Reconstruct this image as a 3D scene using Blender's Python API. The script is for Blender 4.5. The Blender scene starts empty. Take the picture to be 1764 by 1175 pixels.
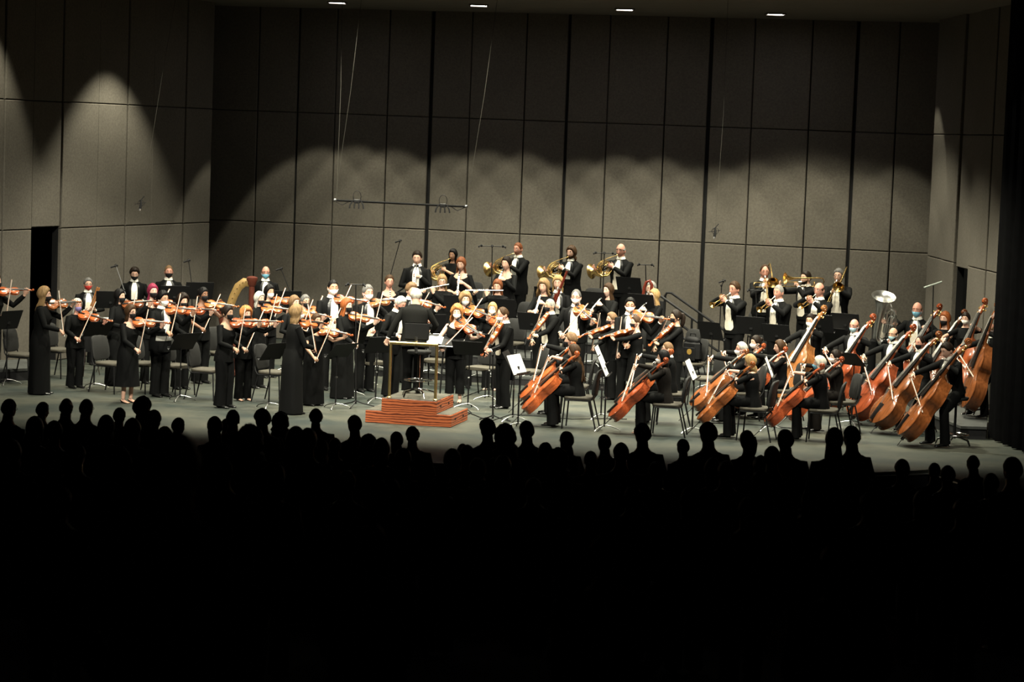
import bpy, math, random
from mathutils import Vector, Matrix, Quaternion
from math import sin, cos, pi, radians, sqrt, atan2, exp

scene = bpy.context.scene
C = scene.collection
rng = random.Random(7)

# ------------------------------------------------------------------ camera
W, HPX, F = 1764, 1175, 4165.0
CAM_H = 4.35
ROLL = radians(2.1)
PITCH = math.atan(0.0858 * cos(ROLL))
fwd = Vector((0, cos(PITCH), -sin(PITCH)))
up0 = Vector((0, sin(PITCH), cos(PITCH)))
rt0 = Vector((1, 0, 0))
c_rt = rt0 * cos(ROLL) + up0 * sin(ROLL)
c_up = rt0 * -sin(ROLL) + up0 * cos(ROLL)
CAM = Vector((0, 0, CAM_H))
cam_d = bpy.data.cameras.new('camera')
cam = bpy.data.objects.new('camera', cam_d)
C.objects.link(cam)
mw = Matrix.Identity(4)
for i in range(3):
    mw[i][0] = c_rt[i]; mw[i][1] = c_up[i]; mw[i][2] = -fwd[i]; mw[i][3] = CAM[i]
cam.matrix_world = mw
cam_d.sensor_width = 36.0
cam_d.lens = 36.0 * F / W
cam_d.clip_end = 300
cam_d.dof.use_dof = True
cam_d.dof.focus_distance = 38.5
cam_d.dof.aperture_fstop = 2.8
scene.camera = cam

def ray(x, y):
    return (fwd + c_rt * ((x - W / 2) / F) + c_up * ((HPX / 2 - y) / F))
def on_z(x, y, z=0.0):
    d = ray(x, y); t = (z - CAM_H) / d.z
    return CAM + d * t
def at_D(x, y, D):
    d = ray(x, y); return CAM + d * (D / d.y)
def project(p):
    q = Vector(p) - CAM
    dz = q.dot(fwd)
    return (W / 2 + F * q.dot(c_rt) / dz, HPX / 2 - F * q.dot(c_up) / dz)

# stage axes (the hall is turned about 14.6 degrees against the camera)
SA = radians(14.6)
U = Vector((cos(SA), -sin(SA), 0))      # along the back wall, to the right
V = Vector((sin(SA), cos(SA), 0))       # towards the back wall

# ------------------------------------------------------------------ world, exposure
world = bpy.data.worlds.new('world'); scene.world = world
world.use_nodes = True
world.node_tree.nodes['Background'].inputs[0].default_value = (0.0, 0.0, 0.0, 1)
world.node_tree.nodes['Background'].inputs[1].default_value = 0.0
vs = scene.view_settings
vs.view_transform = 'Standard'; vs.look = 'None'; vs.gamma = 1.0
vs.use_curve_mapping = False
vs.exposure = 2.68

# ------------------------------------------------------------------ stage lights
def spot(name, loc, target, energy, size, blend, col=(1, .955, .75), radius=.12):
    d = bpy.data.lights.new(name, 'SPOT')
    d.energy = energy; d.spot_size = radians(size); d.spot_blend = blend
    d.color = col; d.shadow_soft_size = radius
    o = bpy.data.objects.new(name, d); C.objects.link(o)
    o.location = loc
    dv = Vector(target) - Vector(loc)
    o.rotation_euler = dv.to_track_quat('-Z', 'Y').to_euler()
    return o

WALL_A = Vector((-6.26, 49.7, 0)); WALL_B = Vector((7.93, 46.0, 0))
CEIL_Z = 6.72
# row of downlights just in front of the back wall
WASH = []
for i in range(14):
    x = 548 + i * 76
    t = (x - 357) / (1600 - 357.)
    p = WALL_A.lerp(WALL_B, t) - V * 1.6
    WASH.append(p)
    spot('wall_wash_lamp', (p.x, p.y, 6.62), (p.x, p.y + .001, 0), 108 - 9 * max(0, i - 7), 58.4, .10, radius=.06)
# wide downlights in the ceiling: the row seen in the photograph, the rows nearer the audience, and an added left fill column
DOWN = []
for r, D in enumerate((44.6, 41.4, 38.2, 35.4)):
    for i in range(-1 if r else 0, 4):  # leftmost column of the nearer rows is added fill that brightens the left players
        base = Vector((-2.85 + i * 2.62, D - i * .32, 6.62))
        DOWN.append((r, base))
        spot('ceiling_and_fill_lamp', (base.x, base.y, 6.55), (base.x, base.y + (0, .4, .8, 2.4)[r], 0), (215, 370, 410, 410)[r] * (.7 if i < 0 else 1), (104, 96, 96, 80)[r], (.4, .6, .6, .6)[r], radius=.14)
# side wall washers: their beams graze the side walls
_l0 = on_z(0, 397, 2.37); _l1 = on_z(357, 383, 2.37)
_ld = Vector((_l1.x - _l0.x, _l1.y - _l0.y, 0)).normalized(); _ln = Vector((_ld.y, -_ld.x, 0))
for (x, off, z, e, size) in ((-42, .8, 7.35, 230, 58), (176, 1.25, 6.62, 235, 82)):
    q = on_z(x, 397 - 14 * x / 357., 2.37) + _ln * off
    spot('side_wash_lamp', (q.x, q.y, z), (q.x, q.y + .001, 0), e, size, .45, radius=.05)
spot('side_wash_lamp', (7.15, 41.2, 6.9), (7.40, 41.2, 0), 190, 44, .3, radius=.05)
# front-of-house spotlights hung over the apron
for i in range(5):
    x = -6.5 + i * 3.4
    spot('front_lamp', (x, 22.5, 11.0), (x * .9 + .4, 39.2 - i * .3, .6), (2300, 1800, 1300, 900, 560)[i], 31, .4, col=(1, .955, .80), radius=.25)

# ------------------------------------------------------------------ helpers
def tag(o, label=None, cat=None, group=None, kind=None):
    if label: o['label'] = label
    if cat: o['category'] = cat
    if group: o['group'] = group
    if kind: o['kind'] = kind
    return o

MATS = {}
KA = .42      # overall reflectance of the dim stage materials, balanced by the exposure
def mat(name, col, rough=.6, metal=0., var=.12, scale=25., bump=0., spec=.5, coat=0., stretch=None, emit=0., alpha=None):
    if name in MATS: return MATS[name]
    if not emit: col = tuple(c * (KA if not metal else .55) for c in col); spec *= .45
    m = bpy.data.materials.new(name); m.use_nodes = True
    nt = m.node_tree; n = nt.nodes; L = nt.links
    b = n['Principled BSDF']
    b.inputs['Roughness'].default_value = rough
    b.inputs['Metallic'].default_value = metal
    b.inputs['Specular IOR Level'].default_value = spec
    if coat: b.inputs['Coat Weight'].default_value = coat; b.inputs['Coat Roughness'].default_value = .12
    tc = n.new('ShaderNodeTexCoord'); mp = n.new('ShaderNodeMapping')
    if stretch: mp.inputs['Scale'].default_value = stretch
    L.new(tc.outputs['Object'], mp.inputs['Vector'])
    no = n.new('ShaderNodeTexNoise'); no.inputs['Scale'].default_value = scale; no.inputs['Detail'].default_value = 4
    L.new(mp.outputs[0], no.inputs['Vector'])
    cr = n.new('ShaderNodeValToRGB')
    cr.color_ramp.elements[0].position = .3; cr.color_ramp.elements[1].position = .7
    cr.color_ramp.elements[0].color = tuple(c * (1 - var) for c in col) + (1,)
    cr.color_ramp.elements[1].color = tuple(min(.95, c * (1 + var)) for c in col) + (1,)
    L.new(no.outputs['Fac'], cr.inputs['Fac'])
    L.new(cr.outputs['Color'], b.inputs['Base Color'])
    if bump:
        bp = n.new('ShaderNodeBump'); bp.inputs['Strength'].default_value = bump; bp.inputs['Distance'].default_value = .01
        L.new(no.outputs['Fac'], bp.inputs['Height']); L.new(bp.outputs[0], b.inputs['Normal'])
    if emit:
        b.inputs['Emission Color'].default_value = tuple(col) + (1,); b.inputs['Emission Strength'].default_value = emit
    if alpha is not None: b.inputs['Alpha'].default_value = alpha
    MATS[name] = m
    return m

class MB:
    """collects shapes for ONE mesh"""
    def __init__(s): s.v = []; s.f = []; s.m = []
    def add(s, vs, fs, m=0):
        o = len(s.v); s.v.extend(vs)
        for f in fs:
            s.f.append([i + o for i in f]); s.m.append(m)
    def loft(s, rings, m=0, cap=(True, True), closed=True):
        k = len(rings[0]); vs = [p for r in rings for p in r]; fs = []
        for i in range(len(rings) - 1):
            for j in range(k if closed else k - 1):
                a = i * k + j; b = i * k + (j + 1) % k
                fs.append((a, b, b + k, a + k))
        if cap[0]: fs.append(tuple(range(k - 1, -1, -1)))
        if cap[1]: fs.append(tuple(range((len(rings) - 1) * k, len(rings) * k)))
        s.add(vs, fs, m)
    def tube(s, pts, rad, n=8, m=0, cap=(True, True), ref=None, closed=False):
        pts = [Vector(p) for p in pts]
        N = len(pts)
        if not isinstance(rad, (list, tuple)): rad = [rad] * N
        rings = []; prev = None
        for i in range(N):
            if closed: t = pts[(i + 1) % N] - pts[i - 1]
            else: t = (pts[min(i + 1, N - 1)] - pts[max(i - 1, 0)])
            if t.length < 1e-9: t = Vector((0, 0, 1))
            t.normalize()
            if prev is None:
                r = Vector(ref) if ref is not None else (Vector((1, 0, 0)) if abs(t.x) < .8 else Vector((0, 1, 0)))
            else: r = prev
            a = (r - t * r.dot(t))
            if a.length < 1e-6: a = Vector((0, 0, 1)) - t * t.z
            a.normalize(); b = t.cross(a); prev = a
            ra, rb = rad[i] if isinstance(rad[i], (list, tuple)) else (rad[i], rad[i])
            rings.append([pts[i] + a * (ra * cos(2 * pi * j / n)) + b * (rb * sin(2 * pi * j / n)) for j in range(n)])
        if closed: rings.append(rings[0]); cap = (False, False)
        s.loft(rings, m, cap)
    def box(s, c, d, m=0, M=None):
        x, y, z = [q / 2 for q in d]
        vs = [Vector((sx * x, sy * y, sz * z)) for sz in (-1, 1) for sy in (-1, 1) for sx in (-1, 1)]
        if M is not None: vs = [M @ q for q in vs]
        c = Vector(c); vs = [q + c for q in vs]
        s.add(vs, [(0, 2, 3, 1), (4, 5, 7, 6), (0, 1, 5, 4), (2, 6, 7, 3), (0, 4, 6, 2), (1, 3, 7, 5)], m)
    def rbox(s, c, d, r=.01, m=0, M=None):
        """box with chamfered edges"""
        x, y, z = [q / 2 for q in d]; r = min(r, x * .9, y * .9, z * .9)
        def ring(a, b, zz): return [Vector(p + (zz,)) for p in ((-a + r, -b), (a - r, -b), (a, -b + r), (a, b - r), (a - r, b), (-a + r, b), (-a, b - r), (-a, -b + r))]
        rings = [ring(x - r, y - r, -z), ring(x, y, -z + r), ring(x, y, z - r), ring(x - r, y - r, z)]
        c = Vector(c)
        rings = [[(M @ q if M is not None else q) + c for q in rg] for rg in rings]
        s.loft(rings, m)
    def prism(s, poly, z0, z1, m=0):
        n = len(poly)
        s.loft([[Vector((p[0], p[1], z0)) for p in poly], [Vector((p[0], p[1], z1)) for p in poly]], m)
    def lathe(s, prof, n=16, m=0, M=None, cap=(True, True)):
        rings = []
        for r, z in prof:
            rg = [Vector((r * cos(2 * pi * j / n), r * sin(2 * pi * j / n), z)) for j in range(n)]
            rings.append([M @ q for q in rg] if M is not None else rg)
        s.loft(rings, m, cap)
    def ball(s, c, r, n=10, k=6, m=0, M=None):
        if not isinstance(r, (list, tuple)): r = (r, r, r)
        rings = []
        c = Vector(c)
        for i in range(1, k):
            th = pi * i / k
            rg = [Vector((r[0] * sin(th) * cos(2 * pi * j / n), r[1] * sin(th) * sin(2 * pi * j / n), -r[2] * cos(th))) for j in range(n)]
            rings.append([(M @ q if M is not None else q) + c for q in rg])
        s.loft(rings, m)
    def mesh(s, name, mats, smooth=True, sharp=True):
        me = bpy.data.meshes.new(name)
        me.from_pydata([tuple(q) for q in s.v], [], s.f)
        if not isinstance(mats, (list, tuple)): mats = [mats]
        for q in mats: me.materials.append(q)
        if len(mats) > 1: me.polygons.foreach_set('material_index', s.m)
        if smooth:
            me.polygons.foreach_set('use_smooth', [True] * len(me.polygons))
            if sharp: me.set_sharp_from_angle(angle=radians(38))
        me.update()
        return me
    def build(s, name, mats, parent=None, smooth=True, sharp=True):
        o = bpy.data.objects.new(name, s.mesh(name, mats, smooth, sharp))
        C.objects.link(o)
        if parent: o.parent = parent
        return o

def empty(name, loc=(0, 0, 0), rz=0., M=None):
    o = bpy.data.objects.new(name, None); C.objects.link(o)
    o.empty_display_size = .1
    if M is not None: o.matrix_world = M
    else: o.location = loc; o.rotation_euler = (0, 0, rz)
    return o

def copy_tree(src, M=None, parent=None):
    c = src.copy(); C.objects.link(c)
    if parent: c.parent = parent
    if M is not None: c.matrix_world = M
    for ch in src.children: copy_tree(ch, None, c)
    return c

class Proto:
    """a thing built once (away from the scene list) and then copied with its parts"""
    def __init__(s, name, parts): s.name = name; s.parts = parts     # parts: [(name, mesh, [subparts])]
    def place(s, M, label, cat, group=None, extra=None):
        e = empty(s.name, M=M)
        tag(e, label, cat, group)
        s._link(s.parts, e)
        return e
    def _link(s, parts, par):
        for p in parts:
            o = bpy.data.objects.new(p[0], p[1]); C.objects.link(o); o.parent = par
            if len(p) > 3 and p[3]: o['label'] = p[3]
            if len(p) > 2 and p[2]: s._link(p[2], o)

def frame(origin, zdir, ydir):
    """matrix with z along zdir and -y along the given 'front' direction"""
    z = Vector(zdir).normalized(); f = Vector(ydir)
    y = -(f - z * f.dot(z)).normalized()
    x = y.cross(z)
    M = Matrix.Identity(4)
    for i in range(3):
        M[i][0] = x[i]; M[i][1] = y[i]; M[i][2] = z[i]; M[i][3] = origin[i]
    return M
def TR(loc, rz=0., s=1.):
    return Matrix.Translation(Vector(loc)) @ Matrix.Rotation(rz, 4, 'Z') @ Matrix.Scale(s, 4)
def lerp(a, b, t): return a + (b - a) * t
def interp(tab, x):
    if x <= tab[0][0]: return tab[0][1:]
    for i in range(len(tab) - 1):
        if x <= tab[i + 1][0]:
            t = (x - tab[i][0]) / (tab[i + 1][0] - tab[i][0])
            return tuple(lerp(p, q, t) for p, q in zip(tab[i][1:], tab[i + 1][1:]))
    return tab[-1][1:]
def sstep(a, b, x):
    t = max(0., min(1., (x - a) / (b - a))); return t * t * (3 - 2 * t)
# ------------------------------------------------------------------ structure materials
def wall_mat():
    m = bpy.data.materials.new('shell_fabric'); m.use_nodes = True
    nt = m.node_tree; n = nt.nodes; L = nt.links; b = n['Principled BSDF']
    tc = n.new('ShaderNodeTexCoord')
    a = n.new('ShaderNodeTexNoise'); a.inputs['Scale'].default_value = 26; a.inputs['Detail'].default_value = 5; a.inputs['Roughness'].default_value = .75
    c = n.new('ShaderNodeTexNoise'); c.inputs['Scale'].default_value = 1.3
    L.new(tc.outputs['Object'], a.inputs['Vector']); L.new(tc.outputs['Object'], c.inputs['Vector'])
    r1 = n.new('ShaderNodeValToRGB'); r1.color_ramp.elements[0].position = .32; r1.color_ramp.elements[1].position = .68
    r1.color_ramp.elements[0].color = (0.0693, 0.0622, 0.0508, 1); r1.color_ramp.elements[1].color = (0.1029, 0.0932, 0.0773, 1)
    L.new(a.outputs['Fac'], r1.inputs['Fac'])
    mx = n.new('ShaderNodeMixRGB'); mx.blend_type = 'MULTIPLY'; mx.inputs['Fac'].default_value = .25
    L.new(r1.outputs['Color'], mx.inputs['Color1']); L.new(c.outputs['Fac'], mx.inputs['Color2'])
    L.new(mx.outputs[0], b.inputs['Base Color'])
    b.inputs['Roughness'].default_value = .95; b.inputs['Specular IOR Level'].default_value = .1
    bp = n.new('ShaderNodeBump'); bp.inputs['Strength'].default_value = .15; bp.inputs['Distance'].default_value = .004
    L.new(a.outputs['Fac'], bp.inputs['Height']); L.new(bp.outputs[0], b.inputs['Normal'])
    return m
def floor_mat():
    m = bpy.data.materials.new('stage_floor_paint'); m.use_nodes = True
    nt = m.node_tree; n = nt.nodes; L = nt.links; b = n['Principled BSDF']
    tc = n.new('ShaderNodeTexCoord'); mp = n.new('ShaderNodeMapping'); mp.inputs['Scale'].default_value = (1, 1.6, 1)
    L.new(tc.outputs['Object'], mp.inputs['Vector'])
    a = n.new('ShaderNodeTexNoise'); a.inputs['Scale'].default_value = .55; a.inputs['Detail'].default_value = 7; a.inputs['Roughness'].default_value = .62
    c = n.new('ShaderNodeTexNoise'); c.inputs['Scale'].default_value = 9; c.inputs['Detail'].default_value = 6; c.inputs['Roughness'].default_value = .7
    L.new(mp.outputs[0], a.inputs['Vector']); L.new(mp.outputs[0], c.inputs['Vector'])
    r1 = n.new('ShaderNodeValToRGB'); r1.color_ramp.elements[0].position = .36; r1.color_ramp.elements[1].position = .66
    r1.color_ramp.elements[0].color = (.0105, .0152, .0142, 1); r1.color_ramp.elements[1].color = (.0400, .0405, .0310, 1)
    L.new(a.outputs['Fac'], r1.inputs['Fac'])
    r2 = n.new('ShaderNodeValToRGB'); r2.color_ramp.elements[0].position = .35; r2.color_ramp.elements[1].position = .7
    r2.color_ramp.elements[0].color = (.72, .74, .74, 1); r2.color_ramp.elements[1].color = (1.15, 1.12, 1.08, 1)
    L.new(c.outputs['Fac'], r2.inputs['Fac'])
    mx = n.new('ShaderNodeMixRGB'); mx.blend_type = 'MULTIPLY'; mx.inputs['Fac'].default_value = .8
    L.new(r1.outputs['Color'], mx.inputs['Color1']); L.new(r2.outputs['Color'], mx.inputs['Color2'])
    L.new(mx.outputs[0], b.inputs['Base Color'])
    b.inputs['Roughness'].default_value = .6; b.inputs['Specular IOR Level'].default_value = .15
    return m
def oak_mat():
    m = bpy.data.materials.new('red_oak'); m.use_nodes = True
    nt = m.node_tree; n = nt.nodes; L = nt.links; b = n['Principled BSDF']
    tc = n.new('ShaderNodeTexCoord'); mp = n.new('ShaderNodeMapping'); mp.inputs['Scale'].default_value = (.9, .9, 4.5)
    L.new(tc.outputs['Object'], mp.inputs['Vector'])
    w = n.new('ShaderNodeTexWave'); w.wave_type = 'BANDS'; w.bands_direction = 'Z'
    w.inputs['Scale'].default_value = 1.9; w.inputs['Distortion'].default_value = 7; w.inputs['Detail'].default_value = 3; w.inputs['Detail Scale'].default_value = 1.1
    L.new(mp.outputs[0], w.inputs['Vector'])
    r = n.new('ShaderNodeValToRGB'); r.color_ramp.elements[0].position = .12; r.color_ramp.elements[1].position = .42
    r.color_ramp.elements[0].color = (.060, .013, .006, 1); r.color_ramp.elements[1].color = (.295, .078, .028, 1)
    L.new(w.outputs['Fac'], r.inputs['Fac']); L.new(r.outputs['Color'], b.inputs['Base Color'])
    b.inputs['Roughness'].default_value = .42; b.inputs['Specular IOR Level'].default_value = .2
    return m
M_WALL = wall_mat(); M_FLOOR = floor_mat(); M_OAK = oak_mat()
M_BLACK = mat('black_paint', (.012, .012, .013), .7)
M_BACKING = mat('dark_backing', (.006, .006, .006), .9)
M_CEIL = mat('ceiling_paint', (.20, .18, .15), .85, var=.06, scale=3)
M_CURTAIN = mat('black_velour', (.0035, .0035, .0038), .95, var=.2, scale=8, spec=.08)
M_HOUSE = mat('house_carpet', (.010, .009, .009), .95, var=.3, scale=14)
M_TRIM = mat('aluminium_edge', (.62, .62, .60), .35, .9, var=.05)
M_CARPET = mat('podium_carpet', (.115, .108, .085), .95, var=.18, scale=60, bump=.2)
M_BRASS = mat('brass_tube', (1.0, .74, .30), .34, 1., var=.08)
M_CHROME = mat('chrome', (.75, .75, .74), .12, 1., var=.04)
M_STEEL = mat('satin_steel', (.42, .42, .41), .35, 1., var=.06)
M_BLKMET = mat('black_metal', (.008, .008, .0085), .5, 0, var=.1, spec=.35)
M_LAMP = mat('lamp_diffuser', (1, .96, .98), .5, emit=6.)
M_RISER = mat('riser_deck', (.060, .064, .060), .7, var=.25, scale=3)

def panel_col(parent, a, b, z0, z1, gap, depth, nrm, nbits=1):
    """one upright panel between plan points a and b, proud of the wall by depth"""
    d = (b - a).normalized()
    p = a + d * gap; q = b - d * gap
    mb = MB(); r = .012
    def ring(off, ins):
        zz0, zz1 = z0 + .006 + ins, z1 - .006 - ins
        P = p + d * ins; Q = q - d * ins
        return [Vector((P.x, P.y, zz0)) + nrm * off, Vector((Q.x, Q.y, zz0)) + nrm * off, Vector((Q.x, Q.y, zz1)) + nrm * off, Vector((P.x, P.y, zz1)) + nrm * off]
    mb.loft([ring(-.02, 0), ring(depth - r, 0), ring(depth, r)], 0)
    return mb.build('panel', M_WALL, parent, smooth=False)

ROWS = (0, 2.37, 4.62, 6.85)
def backing(name, pts, z0, z1, th, label):
    mb = MB()
    # thin prism behind the panels
    f = [Vector((p.x, p.y, 0)) for p in pts]
    nr = []
    for i in range(len(f)):
        d = (f[min(i + 1, len(f) - 1)] - f[max(i - 1, 0)]).normalized(); nr.append(Vector((-d.y, d.x, 0)))
    poly = [q + n_ * .0 for q, n_ in zip(f, nr)] + [q + n_ * th for q, n_ in reversed(list(zip(f, nr)))]
    mb.prism([(q.x, q.y) for q in poly], z0, z1)
    o = mb.build(name, M_BACKING, None, False)
    return tag(o, label, 'wall', kind='structure')

# --- back wall: faceted towers of three columns
xs = [352, 442, 508, 575, 664, 736, 805, 898, 969, 1040, 1138, 1212, 1287, 1385, 1462, 1534, 1612]
big = {508: .02, 736: .038, 969: .03, 1212: .038, 1462: .032}
def wall_pt(x):
    # intersection of the pixel column (at joint height) with the wall line
    n = Vector((-(WALL_B - WALL_A).y, (WALL_B - WALL_A).x, 0)).normalized()
    for it in range(1):
        y = 230 + .0367 * (x - 882) + 171
        d = ray(x, y)
    t = (WALL_A - CAM).dot(n) / d.dot(n)
    p = CAM + d * t
    return Vector((p.x, p.y, 0))
pts = [wall_pt(x) for x in xs]
back = backing('wall_back', [pts[0] - U * 1.5] + pts + [pts[-1] + U * 1.0], 0, 7.6, .2, 'tall grey-brown panelled orchestra shell wall behind the musicians')
NB = -V
for i in range(len(pts) - 1):
    a, b = pts[i], pts[i + 1]
    # centre columns of each tower stand a little proud, side columns fold back to the black gaps
    ga = big.get(xs[i], .006); gb = big.get(xs[i + 1], .006)
    oa = .0 if xs[i] in big else .09; ob = .0 if xs[i + 1] in big else .09
    for r in range(3):
        P = a + NB * oa; Q = b + NB * ob
        d = (Q - P).normalized()
        P2 = P + d * ga; Q2 = Q - d * gb
        nn = Vector((d.y, -d.x, 0))
        panel_col(back, P2, Q2, ROWS[r], ROWS[r + 1], .004, .05, nn)

# --- left wall
LW0 = on_z(0, 397, 2.37); LW1 = on_z(357, 383, 2.37)
ldir = Vector((LW1.x - LW0.x, LW1.y - LW0.y, 0)).normalized(); LN = Vector((ldir.y, -ldir.x, 0))
def lw_pt(x):
    y = 397 - (397 - 383) * x / 357.
    p = on_z(x, y, 2.37); q = Vector((p.x, p.y, 0)); o = Vector((LW0.x, LW0.y, 0))
    return o + ldir * (q - o).dot(ldir)
lxs = [-60, 0, 50, 100, 162, 212, 256, 312, 357]
lp = [lw_pt(x) for x in lxs]
lp[0] = lp[1] - ldir * 1.6
# the wall is split by an open doorway between x=50 and x=100
left1 = backing('wall_left', [lp[0], lp[1], lp[2]], 0, 7.6, .12, 'grey panelled shell wall at far left, before the dark doorway')
left2 = backing('wall_left', lp[3:], 0, 7.6, .12, 'grey panelled shell wall at left between the doorway and the dark corner')
lint = backing('wall_left', [lp[2], lp[3]], 2.40, 7.6, .12, 'panelled wall section above the dark left doorway')
for i in range(len(lp) - 1):
    par = left1 if i < 2 else (lint if i == 2 else left2)
    for r in range(3):
        if i == 2 and r == 0: continue
        z0 = 2.40 if (i == 2 and r == 1) else ROWS[r]
        panel_col(par, lp[i], lp[i + 1], z0, ROWS[r + 1], .011, .04 + .02 * (i % 2), LN)
# doorway: a dark return wall seen inside
mb = MB(); c = (lp[2] + lp[3]) / 2 - LN * .9
mb.prism([(lp[2].x - LN.x * .13, lp[2].y - LN.y * .13), (lp[3].x - LN.x * .13, lp[3].y - LN.y * .13), (lp[3].x - LN.x * 1.3, lp[3].y - LN.y * 1.3), (lp[2].x - LN.x * 1.3, lp[2].y - LN.y * 1.3)], 2.42, 2.5)
mb.box((c.x - LN.x * .5, c.y - LN.y * .5, 1.2), (.9, .05, 2.4), M=Matrix.Rotation(atan2(ldir.y, ldir.x), 3, 'Z'))
tag(mb.build('door_1', M_BACKING, None, False), 'dark open doorway recess in the left shell wall', 'doorway', kind='structure')

# --- right wall
RW0 = on_z(1602, 441, 2.37); RW1 = on_z(1735, 474, 2.37)
rdir = Vector((RW1.x - RW0.x, RW1.y - RW0.y, 0)).normalized(); RN = Vector((rdir.y, -rdir.x, 0))
o0 = Vector((RW0.x, RW0.y, 0))
def rw_pt(x):
    y = 441 + (474 - 441) * (x - 1602) / 133.
    p = on_z(x, y, 2.37); return o0 + rdir * (Vector((p.x, p.y, 0)) - o0).dot(rdir)
rxs = [1602, 1628, 1650, 1674, 1704, 1735, 1775]
rp = [rw_pt(x) for x in rxs]
right1 = backing('wall_right', rp[:3], 0, 7.6, .12, 'grey panelled shell wall at right beside the dark corner')
right2 = backing('wall_right', rp[3:], 0, 7.6, .12, 'grey panelled shell wall at right between doorway and black curtain')
rlint = backing('wall_right', [rp[2], rp[3]], 2.30, 7.6, .12, 'panelled wall section above the dark right doorway')
for i in range(len(rp) - 1):
    par = right1 if i < 2 else (rlint if i == 2 else right2)
    for r in range(3):
        if i == 2 and r == 0: continue
        z0 = 2.30 if (i == 2 and r == 1) else ROWS[r]
        off = (.0, .03, -.02, .02, .0, .03)[i]
        panel_col(par, rp[i], rp[i + 1], z0, ROWS[r + 1], .012, .05 + off, RN)
mb = MB(); c = (rp[2] + rp[3]) / 2 - RN * 1.2
mb.box((c.x, c.y, 1.2), (1.6, .05, 2.4), M=Matrix.Rotation(atan2(rdir.y, rdir.x), 3, 'Z'))
tag(mb.build('door_2', M_BACKING, None, False), 'dark open doorway recess in the right shell wall', 'doorway', kind='structure')

# --- stage floor with curved apron
edge_px = [(-260, 742), (0, 762), (250, 778), (500, 791), (756, 798), (1000, 808.5), (1160, 814), (1300, 816.5), (1400, 816.5), (1500, 814), (1560, 811.5), (1600, 809), (1660, 829), (1720, 847), (1800, 872)]
edge = [on_z(x, y, 0) for x, y in edge_px]
poly = [(p.x, p.y) for p in edge] + [(13, 34), (13, 52), (-14, 56), (-15, 36)]
mb = MB(); mb.prism(poly, -.05, 0)
tag(mb.build('floor', M_FLOOR, None, False), 'worn grey-green painted stage floor', 'floor', kind='structure')
mb = MB()
fr = []
for (o, z) in ((-.02, -.05), (-.02, -1.6), (.3, -1.6), (.3, -.05)):
    fr.append([Vector((p.x, p.y + (o if o > 0 else .0), z)) for p in edge])
for i in range(len(edge) - 1):
    mb.add([fr[0][i], fr[0][i + 1], fr[1][i + 1], fr[1][i]], [(0, 3, 2, 1)])
tag(mb.build('trim_1', M_BLACK, None, False), 'black stage front fascia below the apron edge', 'stage front', kind='structure')
mb = MB()
mb.tube([Vector((p.x, p.y - .02, -.055)) for p in edge], .012, 6)
tag(mb.build('trim_2', M_TRIM, None), 'thin metal strip along the curved stage edge', 'trim', kind='structure')

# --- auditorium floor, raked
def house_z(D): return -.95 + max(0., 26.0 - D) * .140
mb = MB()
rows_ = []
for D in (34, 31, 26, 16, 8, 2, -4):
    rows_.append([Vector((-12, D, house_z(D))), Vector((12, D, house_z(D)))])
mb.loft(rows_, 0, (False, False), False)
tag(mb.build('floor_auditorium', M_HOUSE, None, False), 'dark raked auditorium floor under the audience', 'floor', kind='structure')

# --- ceiling cloud
mb = MB()
def cz(x, y): p = on_z(x, y, CEIL_Z); return (p.x, p.y)
bl = cz(452, 21); br = cz(1543, 48)
mb.prism([bl, br, (br[0] + 1.3, br[1] - 3.0), (br[0] + 1.9, br[1] - 6), (br[0] + 1.9, 32), (bl[0] - 2.2, 34), (bl[0] - 2.2, bl[1] - 6), (bl[0] - .6, bl[1] - 1.6)], CEIL_Z, CEIL_Z + .15)
ceil = tag(mb.build('ceiling', M_CEIL, None, False), 'pale suspended shell ceiling at the top of the picture', 'ceiling', kind='structure')
names = ['leftmost bright rectangular ceiling downlight', 'second bright ceiling downlight from the left', 'third bright ceiling downlight from the left', 'rightmost bright ceiling downlight in view']
vis_px = [(581, 3), (825, 8), (1076, 15), (1336, 23)]
for r, b in DOWN:
    pass
for k, (x, y) in enumerate(vis_px):
    p = on_z(x, y, CEIL_Z)
    e = empty('ceiling_light', (p.x, p.y, CEIL_Z)); tag(e, names[k], 'ceiling light', 'downlights in the shell ceiling')
    mb = MB()
    for (cx, cy, sx, sy) in ((0, -.2, .36, .03), (0, .2, .36, .03), (-.165, 0, .03, .40), (.165, 0, .03, .40)): mb.box((cx, cy, -.015), (sx, sy, .03))
    mb.build('trim_frame', M_CEIL, e, False)
    mb = MB(); mb.rbox((0, 0, -.008), (.30, .37, .014), .006)
    mb.build('diffuser', M_LAMP, e, False)

# --- black leg curtain at right
ca = on_z(1707, 756, 0); cb = on_z(1764, 779, 0)
cd = Vector((cb.x - ca.x, cb.y - ca.y, 0)).normalized(); cn = Vector((cd.y, -cd.x, 0))
mb = MB(); prof = []
n = 90
for i in range(n + 1):
    t = i / n * 3.2 - .02
    prof.append(Vector((ca.x, ca.y, 0)) + cd * t + cn * (.07 * sin(t * 17) + .03 * sin(t * 31 + 1)))
# return behind
prof2 = [q - cn * .06 for q in prof]
rings = []
for z in (0.02, 2, 4, 6, 8.2):
    rings.append([Vector((q.x, q.y, z)) for q in prof] + [Vector((q.x, q.y, z)) for q in reversed(prof2)])
mb.loft(rings, 0)
tag(mb.build('stage_curtain', M_CURTAIN), 'black pleated leg curtain at the right edge of the stage', 'curtain')

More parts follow.
